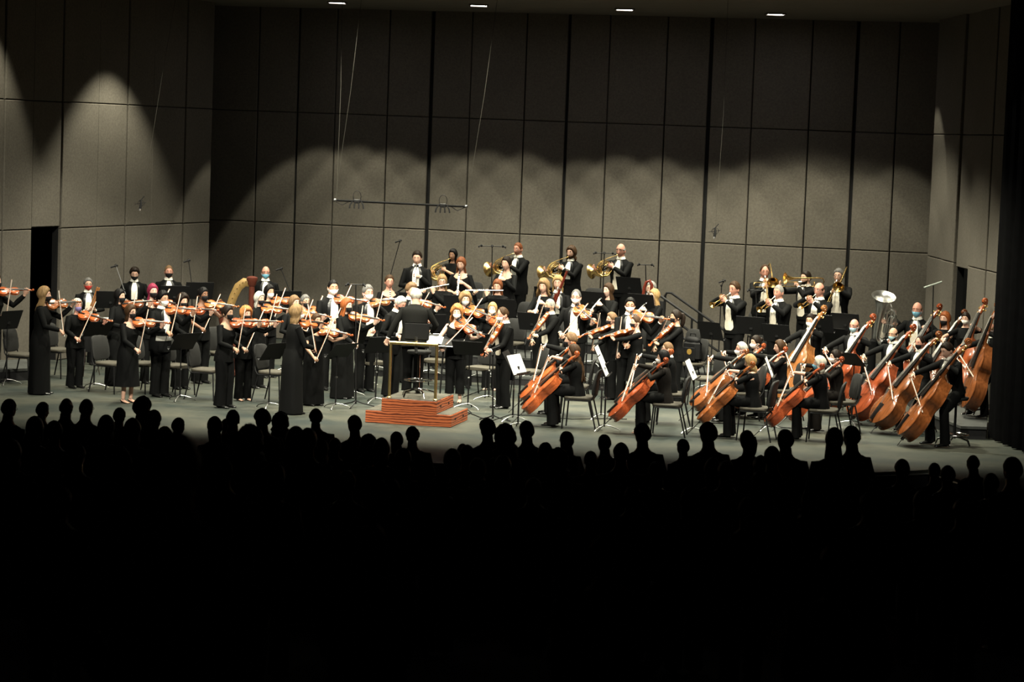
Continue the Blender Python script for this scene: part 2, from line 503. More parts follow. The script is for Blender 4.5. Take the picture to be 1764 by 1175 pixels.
# --- risers
def riser(name, px, z, label, th=None):
    """platform whose corners are pixel points seen on its top"""
    P = [on_z(x, y, z) for x, y in px]
    return riser_xy([(p.x, p.y) for p in P], z, label)
def riser_xy(P, z, label):
    e = empty('riser', (P[0][0], P[0][1], 0)); tag(e, label, 'riser', 'platforms under the players')
    o = Vector((P[0][0], P[0][1]))
    Q = [(p[0] - o.x, p[1] - o.y) for p in P]
    mb = MB(); mb.prism(Q, z - .04, z); mb.build('deck', M_RISER, e, False)
    c = Vector((sum(q[0] for q in Q) / len(Q), sum(q[1] for q in Q) / len(Q)))
    Q2 = [tuple(c + (Vector(q) - c) * .985) for q in Q]
    mb = MB(); mb.prism(Q2, 0, z - .04); mb.build('skirt', M_BLACK, e, False)
    return e
def st(u, v):   # stage coordinates: u along wall from centre, v towards audience from the back wall
    c = (WALL_A + WALL_B) / 2
    p = c + U * u - V * v
    return (p.x, p.y)
Z1, Z2, Z3 = .15, .35, .56
riser_xy([st(-2.1, 3.1), st(2.6, 3.1), st(2.6, .5), st(-2.1, .5)], Z3, 'highest black riser under the standing horn players')
riser_xy([st(-2.1, 4.65), st(3.2, 4.65), st(3.2, 3.12), st(-2.1, 3.12)], Z2, 'middle black riser under the clarinets and bassoons')
riser_xy([st(-2.1, 6.05), st(3.55, 6.05), st(3.55, 4.67), st(-2.1, 4.67)], Z1, 'low black riser under the flutes and oboes')
riser_xy([st(4.1, 3.85), st(7.25, 3.85), st(7.05, 1.6), st(4.1, 1.6)], Z2, 'black riser under the trombones at right rear')
riser_xy([st(4.1, 5.5), st(6.7, 5.5), st(6.7, 3.87), st(4.1, 3.87)], Z1, 'low black riser under the trumpets at right rear')
_a, _b, _c = on_z(1655, 734, .2), on_z(1700, 735.5, .2), on_z(1600, 712, .2)
riser_xy([(_a.x, _a.y), (_b.x, _b.y), (7.62, 38.3), (7.62, 40.9), (6.75, 40.9), (_c.x, _c.y)], .20, 'black platform under the rearmost double basses beside the curtain')
riser('r', [(-60, 641), (57, 634), (45, 619), (-60, 622)], .20, 'black platform at the far left edge by the doorway')
# ------------------------------------------------------------------ people
SKINS = {'fair': (0.806, 0.481, 0.351), 'pale': (0.884, 0.572, 0.442), 'ruddy': (0.78, 0.377, 0.273), 'tan': (0.598, 0.325, 0.208), 'olive': (0.65, 0.39, 0.26), 'brown': (0.26, 0.124, 0.072)}
def skin(k): return mat('skin_' + k, SKINS[k], .5, var=.08, scale=40, spec=.35)
HAIRC = {'black': (0.0064, 0.0056, 0.0056), 'dark': (0.0176, 0.0112, 0.008), 'brown': (0.06, 0.032, 0.016), 'lbrown': (0.2, 0.1187, 0.0625), 'blond': (0.45, 0.2875, 0.125), 'dblond': (0.3, 0.1875, 0.0875), 'red': (0.325, 0.0938, 0.0275), 'auburn': (0.1875, 0.0625, 0.025), 'ginger': (0.525, 0.225, 0.075), 'grey': (0.325, 0.3125, 0.2875), 'dgrey': (0.15, 0.1438, 0.1375), 'white': (0.775, 0.7375, 0.625), 'silver': (0.5625, 0.5375, 0.475), 'magenta': (0.25, 0.025, 0.0625)}
def hairm(k): return mat('hair_' + k, HAIRC[k], .5, var=.35, scale=60, stretch=(1, 1, .15), bump=.5, spec=.15)
CLOTH = {'black': (.0036, .0038, .0038), 'blackg': (.0056, .0058, .0056), 'charcoal': (.013, .013, .0115), 'lace': (.010, .008, .0065), 'white': (1.5, 1.45, 1.30), 'cream': (1.25, 1.15, .95), 'navy': (.010, .013, .020), 'silver': (.40, .39, .36),
         'shirt': (.12, .14, .16), 'dimgrey': (.010, .0105, .011), 'maroon': (.018, .006, .006)}
def cloth(k): return mat('cloth_' + k, CLOTH[k], .82, var=.15, scale=90, bump=.15, spec=.15)
MASKC = {'black': (.010, .010, .012), 'white': (1.5, 1.47, 1.36), 'blue': (.34, .82, 1.1), 'lblue': (.65, .98, 1.08), 'purple': (.44, .37, .78), 'red': (.85, .06, .05), 'pattern': (.75, .75, .75)}
def maskm(k): return mat('mask_' + k, MASKC[k], .8, var=(.9 if k == 'pattern' else .05), scale=(70 if k == 'pattern' else 30))
M_EYE = mat('eye_dark', (.015, .011, .010), .25); M_SCLERA = mat('eye_white', (.9, .88, .84), .4); M_LIP = mat('lip', (.38, .14, .11), .5)
M_SHOE = mat('patent_leather', (.010, .010, .010), .22, var=.1)
M_FRAME = mat('spectacle_frame', (.02, .018, .016), .3)

HRX, HRY, HRZ = .074, .096, .118
def head_pt(az, th, off=0.):
    """surface of a head; az 0 = face (-y), th 0 = crown. returns local point (centre of head at 0)"""
    st_, ct = sin(th), cos(th)
    x = HRX * st_ * sin(az); y = -HRY * st_ * cos(az); z = HRZ * ct
    if z < 0:
        t = min(1., -z / HRZ)
        x *= 1 - .30 * t ** 1.4
        if y > 0: y *= 1 - .45 * t            # nape
        else: y = y * (1 - .12 * t) - .016 * t * max(0, cos(az))
    if cos(az) > 0:
        y = max(y, -HRY * .93) if z > .03 else y
        # brow, sockets, nose, lips, chin
        fx = x
        y -= .006 * exp(-((z - .030) / .012) ** 2) * exp(-(fx / .05) ** 2)
        y += .009 * exp(-((z - .008) / .014) ** 2) * (exp(-((abs(fx) - .031) / .014) ** 2))
        nz = max(0., min(1., (.022 - z) / .055)) if z > -.036 else max(0., 1 - (-.036 - z) / .012)
        y -= .027 * nz * exp(-(fx / .013) ** 2)
        y -= .007 * exp(-((z + .062) / .012) ** 2) * exp(-(fx / .022) ** 2)
        y -= .008 * exp(-((z + .100) / .016) ** 2) * exp(-(fx / .022) ** 2)
    n = Vector((x / HRX ** 2, y / HRY ** 2, z / HRZ ** 2))
    if n.length > 0: n.normalize()
    return Vector((x, y, z)) + n * off
NAZ, NTH = 28, 20
AZS = [2 * pi * (j / NAZ) for j in range(NAZ)]
# denser towards the face
AZS = [a - .28 * sin(a) for a in AZS]
HEAD_RINGS = [[head_pt(-a, pi * (i + .25) / (NTH + .5)) for a in AZS] for i in range(NTH + 1)]

def add_head(mb, M, sk=0, eye=1, lip=2):
    mb.loft([[M @ p for p in r] for r in HEAD_RINGS], sk)
    M3 = M.to_3x3()
    for sx in (-1, 1):
        mb.ball(M @ Vector((sx * .073, .012, -.012)), (.011 * M.median_scale, .022 * M.median_scale, .033 * M.median_scale), 8, 5, sk, M3.normalized())
        ec = head_pt(sx * .36, 1.500)
        mb.ball(M @ (ec + Vector((0, .005, 0))), (.0150 * M.median_scale, .0085 * M.median_scale, .0068 * M.median_scale), 8, 5, 3, M3.normalized())
        mb.ball(M @ (ec + Vector((0, -.0015, 0))), (.0062 * M.median_scale, .0035 * M.median_scale, .0062 * M.median_scale), 7, 5, eye, M3.normalized())
        b0 = head_pt(sx * .17, 1.285, .001); b1 = head_pt(sx * .36, 1.255, .0015); b2 = head_pt(sx * .56, 1.30, .001)
        mb.tube([M @ b0, M @ b1, M @ b2], [.002, .0026, .0014], 5, eye)
    l0 = head_pt(-.24, 2.09, .0); l1 = head_pt(0, 2.10, .004); l2 = head_pt(.24, 2.09, .0)
    mb.tube([M @ l0, M @ l1, M @ l2], [.002, .0062, .002], 6, lip)

def hairline(az, style):
    a = abs((az + pi) % (2 * pi) - pi)
    if style in ('short', 'curlyshort', 'crop'): return interp([(0, .92), (.5, .90), (.85, 1.12), (1.15, 1.50), (1.5, 1.62), (1.9, 1.80), (2.4, 2.05), (pi, 2.12)], a)[0]
    if style == 'receding': return interp([(0, .50), (.5, .62), (.9, 1.15), (1.2, 1.52), (1.5, 1.64), (1.9, 1.82), (2.4, 2.05), (pi, 2.12)], a)[0]
    return interp([(0, 1.02), (.35, 1.02), (.62, 1.10), (.92, 1.36), (1.15, 1.72), (1.4, 1.95), (1.9, 2.05), (pi, 2.1)], a)[0]

def add_hair(mb, M, style, rnd, m=0):
    """one mesh: scalp shell plus, for long hair, a curtain falling from it"""
    n = 30; ph = [rnd.uniform(0, 6.28) for _ in range(6)]
    thick = {'short': .016, 'crop': .007, 'receding': .010, 'curlyshort': .026, 'bald': .006, 'bob': .021, 'long': .017, 'wavy': .020, 'bun': .014, 'pony': .014, 'curly': .038, 'fluffy': .026, 'shaggy': .022}[style]
    L = {'bob': .15, 'long': .40, 'wavy': .44, 'curly': .13, 'shaggy': .16}.get(style, 0.)
    if style == 'fluffy' or style == 'shaggy': base = 'short' if style == 'fluffy' else 'long'
    else: base = style
    outer = []
    rows = 9
    top0 = 0.02
    def lump(az, t, k=1.):
        if style in ('curly', 'curlyshort'): return 1 + .34 * sin(az * 7 + ph[0] + t * 9) * sin(t * 17 + ph[1] + az * 2) * k
        return 1 + .16 * sin(az * 9 + ph[0]) * sin(t * 5 + ph[1]) + .10 * sin(az * 23 + ph[2])
    azs = [2 * pi * j / n for j in range(n)]
    for i in range(rows + 1):
        t = i / rows; ring = []
        for az in azs:
            hb = hairline(az, base)
            if style == 'bald':
                a = abs((az + pi) % (2 * pi) - pi)
                hb = interp([(0, 1.2), (1.05, 1.35), (1.3, 1.62), (1.9, 1.82), (pi, 2.1)], a)[0]
                ht = interp([(0, 1.2), (1.05, 1.34), (1.3, 1.28), (1.9, 1.12), (pi, 1.0)], a)[0]
                th = lerp(ht, hb, t)
            else: th = lerp(top0, hb, t)
            edge_ = sin(min(1., (1 - t) * 3.2 + (.45 if L else .12)) * pi / 2)
            if L:
                fa = abs((az + pi) % (2 * pi) - pi)
                edge_ = sin(min(1., (1 - t) * 3.2 + lerp(.10, .45, sstep(.9, 1.5, fa))) * pi / 2)
            if style == 'bald': edge_ = sin(pi * min(.93, max(.07, t)))
            ring.append(head_pt(az, th, thick * lump(az, t) * edge_))
        outer.append(ring)
    rings = outer
    if L:
        kc = 8
        base_r = outer[-1]
        for i in range(1, kc + 1):
            t = i / kc; ring = []
            for j, az in enumerate(azs):
                a = abs((az + pi) % (2 * pi) - pi)
                w = sstep(1.08, 1.5, a)
                p = base_r[j].copy()
                ln = L * w * (1 + .12 * sin(az * 5 + ph[3]))
                out = Vector((sin(az), -cos(az) * .9, 0))
                wave = .016 * sin(t * 11 + az * 3 + ph[4]) if style in ('wavy', 'curly', 'shaggy') else .004 * sin(t * 6 + az * 5)
                flare = {'bob': .012, 'curly': .035, 'shaggy': .015}.get(style, .022 * sin(min(1, t * 1.3) * pi))
                if style == 'bob': flare = .018 * sin(t * pi) - .012 * t
                p.z -= ln * t
                p += out * (flare * w + wave * w)
                if L > .3:   # long hair lies on the shoulders and back
                    p.y += .03 * t * w * (1 if a > 1.6 else 0) - .0
                    p.x *= 1 - .10 * t
                ring.append(p)
            rings.append(ring)
        for i in (kc, kc // 2, 0):   # inner skin
            t = i / kc; ring = []
            for j, az in enumerate(azs):
                p = rings[rows + i][j].copy(); q = Vector((p.x * .82, p.y * .82 + .004, p.z + .004)); ring.append(q)
            rings.append(ring)
    mb.loft([[M @ p for p in r] for r in rings], m, (style != 'bald', False))
    k = M.median_scale
    if style == 'bun': mb.ball(M @ Vector((0, .108, .045)), (.042 * k, .038 * k, .040 * k), 10, 7, m)
    if style == 'pony':
        mb.tube([M @ Vector(p) for p in ((0, .088, .05), (0, .128, .045), (0, .142, -.02), (0, .132, -.12), (0, .115, -.20))], [.018 * k, .034 * k, .045 * k, .038 * k, .010 * k], 9, m)

def add_mask(mb, M, kind, m=0, mloop=0):
    rows = 7; cols = 12
    rings = []
    for i in range(rows + 1):
        t = i / rows
        ring = []
        for j in range(cols + 1):
            a = lerp(-1.12, 1.12, j / cols)
            th0 = 1.66 + .10 * abs(a); th1 = 2.62 - .16 * abs(a)
            th = lerp(th0, th1, t)
            bul = (.022 if kind == 'white' else .013) * sin(pi * min(1, max(0, t * .92 + .04))) * (cos(a * .9) ** 2) + .0055
            p = head_pt(a, th, 0.0)
            # smooth over the nose
            sm = head_pt(a if abs(a) > .35 else .35 * (1 if a >= 0 else -1), th)
            if abs(a) < .35: p.y = min(p.y, sm.y - .010)
            p.y -= bul; p.x *= 1 + bul * 1.2 / .07 * .5
            ring.append(p)
        rings.append(ring)
    mb.loft([[M @ p for p in r] for r in rings], m, (False, False), False)
    for s in (-1, 1):
        for th in (1.76, 2.36):
            a0 = head_pt(s * 1.10, th, .004); a1 = head_pt(s * 1.62, 1.68, .008)
            mb.tube([M @ a0, M @ ((a0 + a1) / 2 + Vector((s * .004, 0, 0))), M @ a1], .0022, 4, mloop)

def hand_mesh(mb, wrist, fdir, palm, thumb_side, s=1., curl=35., m=0, spread=1., r0=.026):
    """five-fingered hand: palm box, four unequal fingers bent at the knuckles, thumb from the side of the palm"""
    x = Vector(fdir).normalized(); n = Vector(palm); n = (n - x * n.dot(x)).normalized(); t = x.cross(n) * thumb_side
    def P(a, b, c): return wrist + x * (a * s) + t * (b * s) + n * (c * s)
    rings = []
    for (a, w, h, b, c) in ((-.012, .025, .019, 0, 0), (.012, .027, .019, .001, 0), (.04, .037, .016, .003, .002), (.07, .041, .014, .002, .003), (.092, .038, .010, 0, .003)):
        rings.append([P(a, b + w * cos(2 * pi * j / 10), c + h * sin(2 * pi * j / 10)) for j in range(10)])
    mb.loft(rings, m)
    for k, (b, ln, base) in enumerate(((.028, .072, .086), (.0095, .080, .092), (-.0095, .075, .090), (-.027, .058, .083))):
        ang = 0.; p = P(base - .012, b, .002); pts = [p]; rad = [.0098 * s]
        for q, fr in enumerate((.46, .30, .24)):
            ang += radians(curl * (.75, 1.15, .8)[q] * (1 + .12 * (k - 1)))
            p = p + (x * cos(ang) + n * sin(ang) + t * (.07 * spread * (1.5 - k))).normalized() * (ln * fr + (.012 if q == 0 else 0)) * s
            pts.append(p); rad.append((.0092, .0082, .0062)[q] * s)
        mb.tube(pts, rad, 6, m)
    p = P(.018, .020, .004); pts = [p]; rad = [.0135 * s]
    d = (x * .62 + t * .70 + n * .34).normalized()
    for q, ln in enumerate((.036, .030, .024)):
        dd = (d + (x * .5 + n * .55 * (curl / 45.) - t * .35) * q * .55).normalized()
        p = p + dd * ln * s; pts.append(p); rad.append((.0112, .0098, .0075)[q] * s)
    mb.tube(pts, rad, 7, m)

TORSO = {'m': [(-.12, .150, .112, .004), (-.03, .168, .122, .008), (.07, .163, .116, .003), (.16, .160, .112, 0), (.27, .176, .120, -.004), (.36, .188, .124, -.002), (.43, .190, .114, .004), (.48, .165, .094, .008), (.515, .128, .082, .012), (.545, .088, .071, .014), (.575, .066, .064, .012), (.64, .061, .062, .006)],
         'f': [(-.12, .155, .115, .006), (-.03, .172, .122, .010), (.07, .150, .106, .003), (.15, .134, .098, 0), (.25, .150, .112, -.008), (.32, .160, .128, -.016), (.40, .160, .108, -.002), (.46, .148, .088, .006), (.505, .112, .074, .011), (.54, .070, .060, .013), (.57, .054, .054, .011), (.64, .050, .053, .006)]}
SHX = {'m': .178, 'f': .150}

def skeleton(p, s):
    """joints in the person's own frame, facing -y"""
    K = {}
    pose = p['pose']; sex = p['sex']
    hipz = {'stand': .93, 'sit': .535, 'perch': .78}[pose]
    hipy = {'stand': 0., 'sit': .0, 'perch': .05}[pose]
    K['hip'] = Vector((0, hipy, hipz)) * s
    if pose != 'stand': K['hip'] = Vector((0, hipy, {'sit': .575, 'perch': .80}[pose]))
    R = Matrix.Rotation(radians(p.get('lean', 3.)), 3, 'X') @ Matrix.Rotation(radians(p.get('side', 0.)), 3, 'Y') @ Matrix.Rotation(radians(p.get('twist', 0.)), 3, 'Z')
    K['R'] = R
    def up(v): return K['hip'] + R @ (Vector(v) * s)
    K['up'] = up
    w = p.get('w', 1.1)
    K['S'] = {1: up((SHX[sex] * (w * .5 + .5), .006, .455)), -1: up((-SHX[sex] * (w * .5 + .5), .006, .455))}
    hy, hp, hr = p.get('head', (0, 0, 0))
    neck = up((0, .012, .585))
    hs = s * p.get('hsc', 1.07)
    RH = R @ Matrix.Rotation(radians(hy), 3, 'Z') @ Matrix.Rotation(radians(hp), 3, 'X') @ Matrix.Rotation(radians(hr), 3, 'Y')
    hc = neck + RH @ (Vector((0, -.014, .115)) * s)
    MH = Matrix.Translation(hc) @ RH.to_4x4() @ Matrix.Scale(hs, 4)
    K['MH'] = MH; K['mouth'] = MH @ Vector((0, -.105, -.06)); K['chin'] = MH @ Vector((0, -.08, -.115))
    K['top'] = max((MH @ Vector(q)).z for q in ((0, 0, .118), (0, .05, .108), (0, -.05, .105)))
    K['RH'] = RH
    st_ = p.get('stance', .095)
    K['leg'] = {}
    for sx in (1, -1):
        if pose == 'stand':
            a = Vector((sx * .088, 0, .90)) * s; f = Vector((sx * st_, p.get('step', 0.) * sx, .075)) * s
            k = (a + f) / 2 + Vector((sx * .004, -.025, .03)) * s
        elif pose == 'sit':
            kn = p.get('knee', .11)
            a = Vector((sx * .09, .0, .565)); k = Vector((sx * kn, -.43 * s, .535)); f = Vector((sx * kn * 1.1, p.get('footy', -.40) * s, .078))
        else:
            a = Vector((sx * .09, .05, .79)); k = Vector((sx * .16, -.28 * s, .53)); f = Vector((sx * .17, -.24 * s, .078))
        K['leg'][sx] = (a, k, f)
    return K

def ik(S, T, l1, l2, pole):
    d = T - S; L = d.length
    mx = (l1 + l2) * .995
    if L > mx: T = S + d * (mx / L); d = T - S; L = mx
    if L < abs(l1 - l2) + .02: L = abs(l1 - l2) + .02
    u = d.normalized(); pl = Vector(pole); pl = pl - u * pl.dot(u)
    if pl.length < 1e-5: pl = Vector((0, 0, -1)) - u * -u.z
    pl.normalize()
    a = (l1 * l1 - l2 * l2 + L * L) / (2 * L); h = sqrt(max(0., l1 * l1 - a * a))
    return S + u * a + pl * h, T

def person(p, MW, label, arms, group=None):
    """p: look and pose; MW: world matrix at the feet; arms: {1|-1: dict(grip, pole, palm, curl, fdir)} in local metres"""
    s = p['s']; sex = p['sex']; K = skeleton(p, s); R = K['R']; up = K['up']; w = p.get('w', 1.1)
    rnd = random.Random(hash(label) % 1000 if False else sum(ord(c) * (i + 1) for i, c in enumerate(label)))
    e = empty('person', M=MW); tag(e, label, 'person', group)
    T = TORSO[sex]; outfit = p['outfit']; lod = p.get('lod', 1)
    mS = skin(p['skin'])
    body = MB()
    def tring(dz, rx, ry, yo, off=0., n=18):
        return [up(((rx * (w if dz < .5 else 1) + off) * cos(2 * pi * j / n), yo + (ry * (w if dz < .5 else 1) + off) * sin(2 * pi * j / n), dz)) for j in range(n)]
    body.loft([tring(*q) for q in T], 0)
    add_head(body, K['MH'], 0, 1, 2)
    l1, l2 = .290 * s, .255 * s
    AR = {}
    for sx in (1, -1):
        a = arms[sx]; S = K['S'][sx]; G = Vector(a['grip'])
        fd = a.get('fdir')
        if fd is None: fd = (G - S).normalized()
        fd = Vector(fd).normalized()
        wr = G - fd * (.078 * s)
        el, wr = ik(S, wr, l1, l2, a.get('pole', (sx * .4, .2, -1)))
        AR[sx] = (S, el, wr)
        fa = (wr - el).normalized()
        if a.get('fdir') is None: fd = (fa * .6 + (G - wr).normalized() * .4).normalized() if (G - wr).length > .01 else fa
        S0 = S + (Vector((0, 0, 0)) + R @ Vector((-sx * .05, 0, .0))) * s
        m_ = (S + el) / 2; m2 = el.lerp(wr, .35)
        body.tube([S0, S, m_, el, m2, wr + fd * .004], [.040 * s, .046 * s, .042 * s, .035 * s, .036 * s, .0245 * s], 10, 0)
        # palm frame: thumb_side chosen so that x cross n points to the thumb
        hand_mesh(body, wr, fd, a.get('palm', (0, 0, -1)), sx if a.get('flip') else -sx, s * .98, a.get('curl', 40), 0)
    for sx in (1, -1):
        a, k, f = K['leg'][sx]
        body.tube([a, a.lerp(k, .5), k, k.lerp(f, .4), f + Vector((0, 0, .0))], [.078 * s * w, .066 * s * w, .050 * s, .046 * s, .033 * s], 10, 0)
        body.tube([f + Vector((0, .03, -.02)) * s, f + Vector((0, -.02, -.04)) * s, f + Vector((0, -.09, -.055)) * s, f + Vector((0, -.15, -.060)) * s], [(.030 * s, .03 * s), (.034 * s, .032 * s), (.036 * s, .018 * s), (.028 * s, .012 * s)], 8, 0)
    body.build('body', [mS, M_EYE, M_LIP, M_SCLERA], e)
    # hair, mask, glasses
    if p.get('hair'):
        hb = MB(); add_hair(hb, K['MH'], p['hair'], rnd); hb.build('hair', hairm(p['hcol']), e, True, False)
    if p.get('beard'):
        bb = MB(); rg = []
        for i in range(6):
            t = i / 5
            rg.append([K['MH'] @ head_pt(lerp(-1.25, 1.25, j / 10), lerp(2.18 - .32 * abs(lerp(-1, 1, j / 10)), 2.75, t), .012 * sin(pi * min(1, t * .8 + .2)) + .001) for j in range(11)])
        bb.loft(rg, 0, (False, False), False); bb.build('beard', hairm(p['hcol']), e)
    if p.get('mask'):
        kb = MB(); add_mask(kb, K['MH'], p['mask']); kb.build('face_mask', maskm(p['mask']), e)
    if p.get('glasses'):
        gb = MB()
        for sx in (-1, 1):
            c = head_pt(sx * .37, 1.50, .012)
            gb.tube([K['MH'] @ (c + Vector((.021 * cos(2 * pi * q / 10), 0, .015 * sin(2 * pi * q / 10)))) for q in range(10)], .0022, 4, 0, closed=True)
            gb.tube([K['MH'] @ (c + Vector((sx * .021, 0, .004))), K['MH'] @ Vector((sx * .079, .0, .006))], .002, 4)
        gb.tube([K['MH'] @ head_pt(-.13, 1.47, .014), K['MH'] @ head_pt(.13, 1.47, .014)], .002, 4)
        gb.build('glasses', M_FRAME, e)
    # ---- clothing
    ccol = p.get('ccol', 'black')
    cm = cloth(ccol)
    def sleeve(mb, sx, upto, r0, r1, extra=1.):
        S, el, wr = AR[sx]
        S0 = S + R @ Vector((-sx * .055, 0, .004)) * s
        m_ = (S + el) / 2; m2 = el.lerp(wr, .45); en = el.lerp(wr, .94)
        if upto == 'wrist': mb.tube([S0, S + R @ Vector((sx * .006, 0, .004)) * s, m_, el, m2, en], [.050 * s * extra, (.060 * s * extra, .062 * s), .056 * s * extra, .050 * s * extra, .046 * s * extra, .036 * s * r1], 12, 0)
        elif upto == 'elbow': mb.tube([S0, S, m_, S.lerp(el, .92), el.lerp(wr, .12)], [.046 * s, .057 * s, .053 * s, .050 * s, .047 * s], 12, 0)
        elif upto == 'short': mb.tube([S0, S, m_.lerp(S, .3), m_.lerp(el, .1)], [.046 * s, .056 * s, .054 * s, .056 * s], 12, 0)
        else: mb.tube([S0, S.lerp(el, .1)], [.046 * s, .050 * s], 12, 0)
    pose = p['pose']
    def patch(name, zs, m, off, x0=None):
        """strip lying on the front of the torso; zs: (dz, left, right)"""
        mb = MB(); rg = []
        zs = [q for q in zs]; asc = sorted(zs); nn_ = max(2, int((asc[-1][0] - asc[0][0]) / .03))
        zs = [(lerp(asc[0][0], asc[-1][0], i_ / nn_),) + interp(asc, lerp(asc[0][0], asc[-1][0], i_ / nn_)) for i_ in range(nn_ + 1)]
        off += .005
        for dz, a, b in zs:
            rx, ry, yo = interp(T, dz); rx *= w if dz < .5 else 1; ry *= w if dz < .5 else 1; row = []
            for j in range(9):
                x = lerp(a, b, j / 8.); q = max(0., 1 - (x / (rx + .012)) ** 2)
                row.append(up((x, yo - (ry + .012) * sqrt(q) - off, dz)))
            rg.append(row)
        mb.loft(rg, 0, (False, False), False)
        return mb.build(name, m, e)
    if outfit == 'tux' or outfit == 'tailcoat' or outfit == 'suit':
        mb = MB()
        rg = [tring(dz, rx, ry, yo, .013 + (.012 if dz < 0 else 0)) for dz, rx, ry, yo in T if dz < .53]
        rg[0] = tring(-.17 if outfit != 'tailcoat' else -.06, T[0][1] * 1.03, T[0][2] * 1.03, T[0][3], .03 if pose == 'stand' else .012)
        rg.append(tring(.550, .082, .070, .016, .006))
        mb.loft(rg, 0, (False, False))
        for sx in (1, -1): sleeve(mb, sx, 'wrist', 1, 1, 1.06)
        if outfit == 'tailcoat' and pose == 'stand':
            for sx in (-1, 1):
                rr = []
                for dz, wd, yy in ((.02, .085, .125), (-.12, .088, .142), (-.30, .075, .150), (-.46, .050, .148)):
                    q = [up((sx * .012, yy * w, dz)), up((sx * (wd + .01), (yy - .03) * w, dz)), up((sx * (wd + .01), (yy - .042) * w, dz)), up((sx * .012, (yy - .012) * w, dz))]
                    rr.append(q)
                mb.loft(rr, 0)
        mb.build('jacket', cm, e)
        if p.get('front', True):
            patch('shirt_front', [(.535, -.030, .030), (.50, -.048, .048), (.42, -.060, .060), (.30, -.062, .062), (.18, -.056, .056)], cloth('white'), .004)
            if outfit == 'tailcoat' or p.get('vest'):
                patch('waistcoat', [(.36, -.035, .035), (.26, -.070, .070), (.14, -.095, .095), (.04, -.105, .105), (.0, -.06, .06)], cloth('cream'), .007)
            elif p.get('sash'):
                patch('waistband', [(.10, -.16, .16), (.06, -.165, .165), (.02, -.165, .165)], cloth('silver'), .012)
            else:
                patch('cummerbund', [(.20, -.06, .06), (.10, -.085, .085)], cm, .006)
            for sx in (-1, 1):
                patch('lapel', [(.53, sx * .034, sx * .062), (.46, sx * .055, sx * .105), (.36, sx * .064, sx * .112), (.24, sx * .070, sx * .095), (.16, sx * .068, sx * .075)], mat('satin_black', (.013, .013, .014), .3), .010)
            cb = MB()
            rx, ry, yo = .062, .060, .014
            cb.loft([[up(((r_ + .004) * cos(2 * pi * j / 16), yo + (r_ + .002) * sin(2 * pi * j / 16), dz)) for j in range(16)] for dz, r_ in ((.545, .084), (.575, .070), (.596, .068))], 0, (False, False))
            cb.build('collar', cloth('white'), e)
            bt = MB()
            c = up((0, -.070, .560))
            for sx in (-1, 1):
                rr = [[c + R @ Vector((sx * x * s, (-.006 + dy) * s, z * s)) for dy, z in ((0, -h_), (-.012, -h_), (-.012, h_), (0, h_))] for x, h_ in ((.004, .007), (.028, .017), (.040, .015))]
                bt.loft(rr, 0)
            bt.build('bow_tie', cloth(p.get('tie', 'white')), e)
        for sx in (1, -1):
            S, el, wr = AR[sx]; cb = MB()
            d = (wr - el).normalized()
            cb.tube([el.lerp(wr, .90), el.lerp(wr, .995)], [.035 * s, .036 * s], 12, 0, (False, False)); cb.build('cuff', cloth('white'), e)
    else:
        mb = MB()
        neckz = {'high': .56, 'scoop': .50, 'round': .525}[p.get('neck', 'round')]
        dip = .085 if p.get('neck') == 'scoop' else 0.
        rg = [tring(dz, rx, ry, yo, .010) for dz, rx, ry, yo in T if dz < neckz - .02 - dip]
        for q0, of in ((neckz - .03, .009), (neckz, .007)):
            row = []
            for j in range(18):
                th = 2 * pi * j / 18; dzj = q0 - dip * max(0., -sin(th)) ** 1.5
                rx, ry, yo = interp(T, dzj); ww = w if dzj < .5 else 1
                row.append(up(((rx * ww + of) * cos(th), yo + (ry * ww + of) * sin(th), dzj)))
            rg.append(row)
        if outfit == 'blouse':   # hangs over the hips
            rg[0] = tring(-.13, T[0][1] * 1.04, T[0][2] * 1.04, T[0][3], .026)
        mb.loft(rg, 0, (False, False))
        for sx in (1, -1): sleeve(mb, sx, p.get('sleeve', 'wrist'), 1, 1 if p.get('sleeve', 'wrist') == 'wrist' else 1, p.get('loose', .96))
        mb.build('blouse' if outfit != 'dress' else 'bodice', cm, e)
    # lower body
    low = p.get('lower', 'trousers')
    if low == 'skirt' and pose == 'stand':
        mb = MB(); hem = p.get('hem', .03); rg = []
        n = 26; H0 = K['hip'].z / s
        for i in range(8):
            t = i / 7.; z = lerp(H0 + .12, hem, t)
            rx = interp([(0, .140), (.12, .172), (.22, .190), (.6, .19 + .02 * p.get('flare', 1)), (1, .20 + .05 * p.get('flare', 1))], t)[0] * w
            ry = rx * .80
            rg.append([Vector(((rx * (1 + .05 * t * sin(j * 2 * pi / n * 7))) * cos(2 * pi * j / n), .006 + ry * (1 + .05 * t * sin(j * 2 * pi / n * 7 + 1)) * sin(2 * pi * j / n), z)) * s for j in range(n)])
        mb.loft(rg, 0, (False, True)); mb.build('skirt', cm, e)
    else:
        mb = MB(); wide = p.get('wide', 1.18)
        lm = cloth(p.get('lcol', ccol))
        rg = []
        for dz, rx, ry, yo in ((-.17, .09, .075, 0), (-.135, .156, .118, .004), (-.03, .168, .122, .008), (.07, T[2][1], T[2][2], .003)):
            rg.append(tring(dz, rx, ry, yo, .008))
        mb.loft(rg, 0, (True, False))
        for sx in (1, -1):
            a, k, f = K['leg'][sx]
            end = f + Vector((0, .008 * s, -.035 * s))
            if pose == 'stand' and p.get('cropped'): end = k.lerp(f, .80)
            mb.tube([a + Vector((0, 0, .04 * s if pose == 'stand' else .0)), a.lerp(k, .5), k, k.lerp(f, .5), end], [.094 * s * w, .083 * s * w * (wide * .5 + .5), .070 * s * wide, .066 * s * wide, .064 * s * wide * (1.15 if wide > 1 else 1)], 12, 0)
        mb.build('trousers', lm, e)
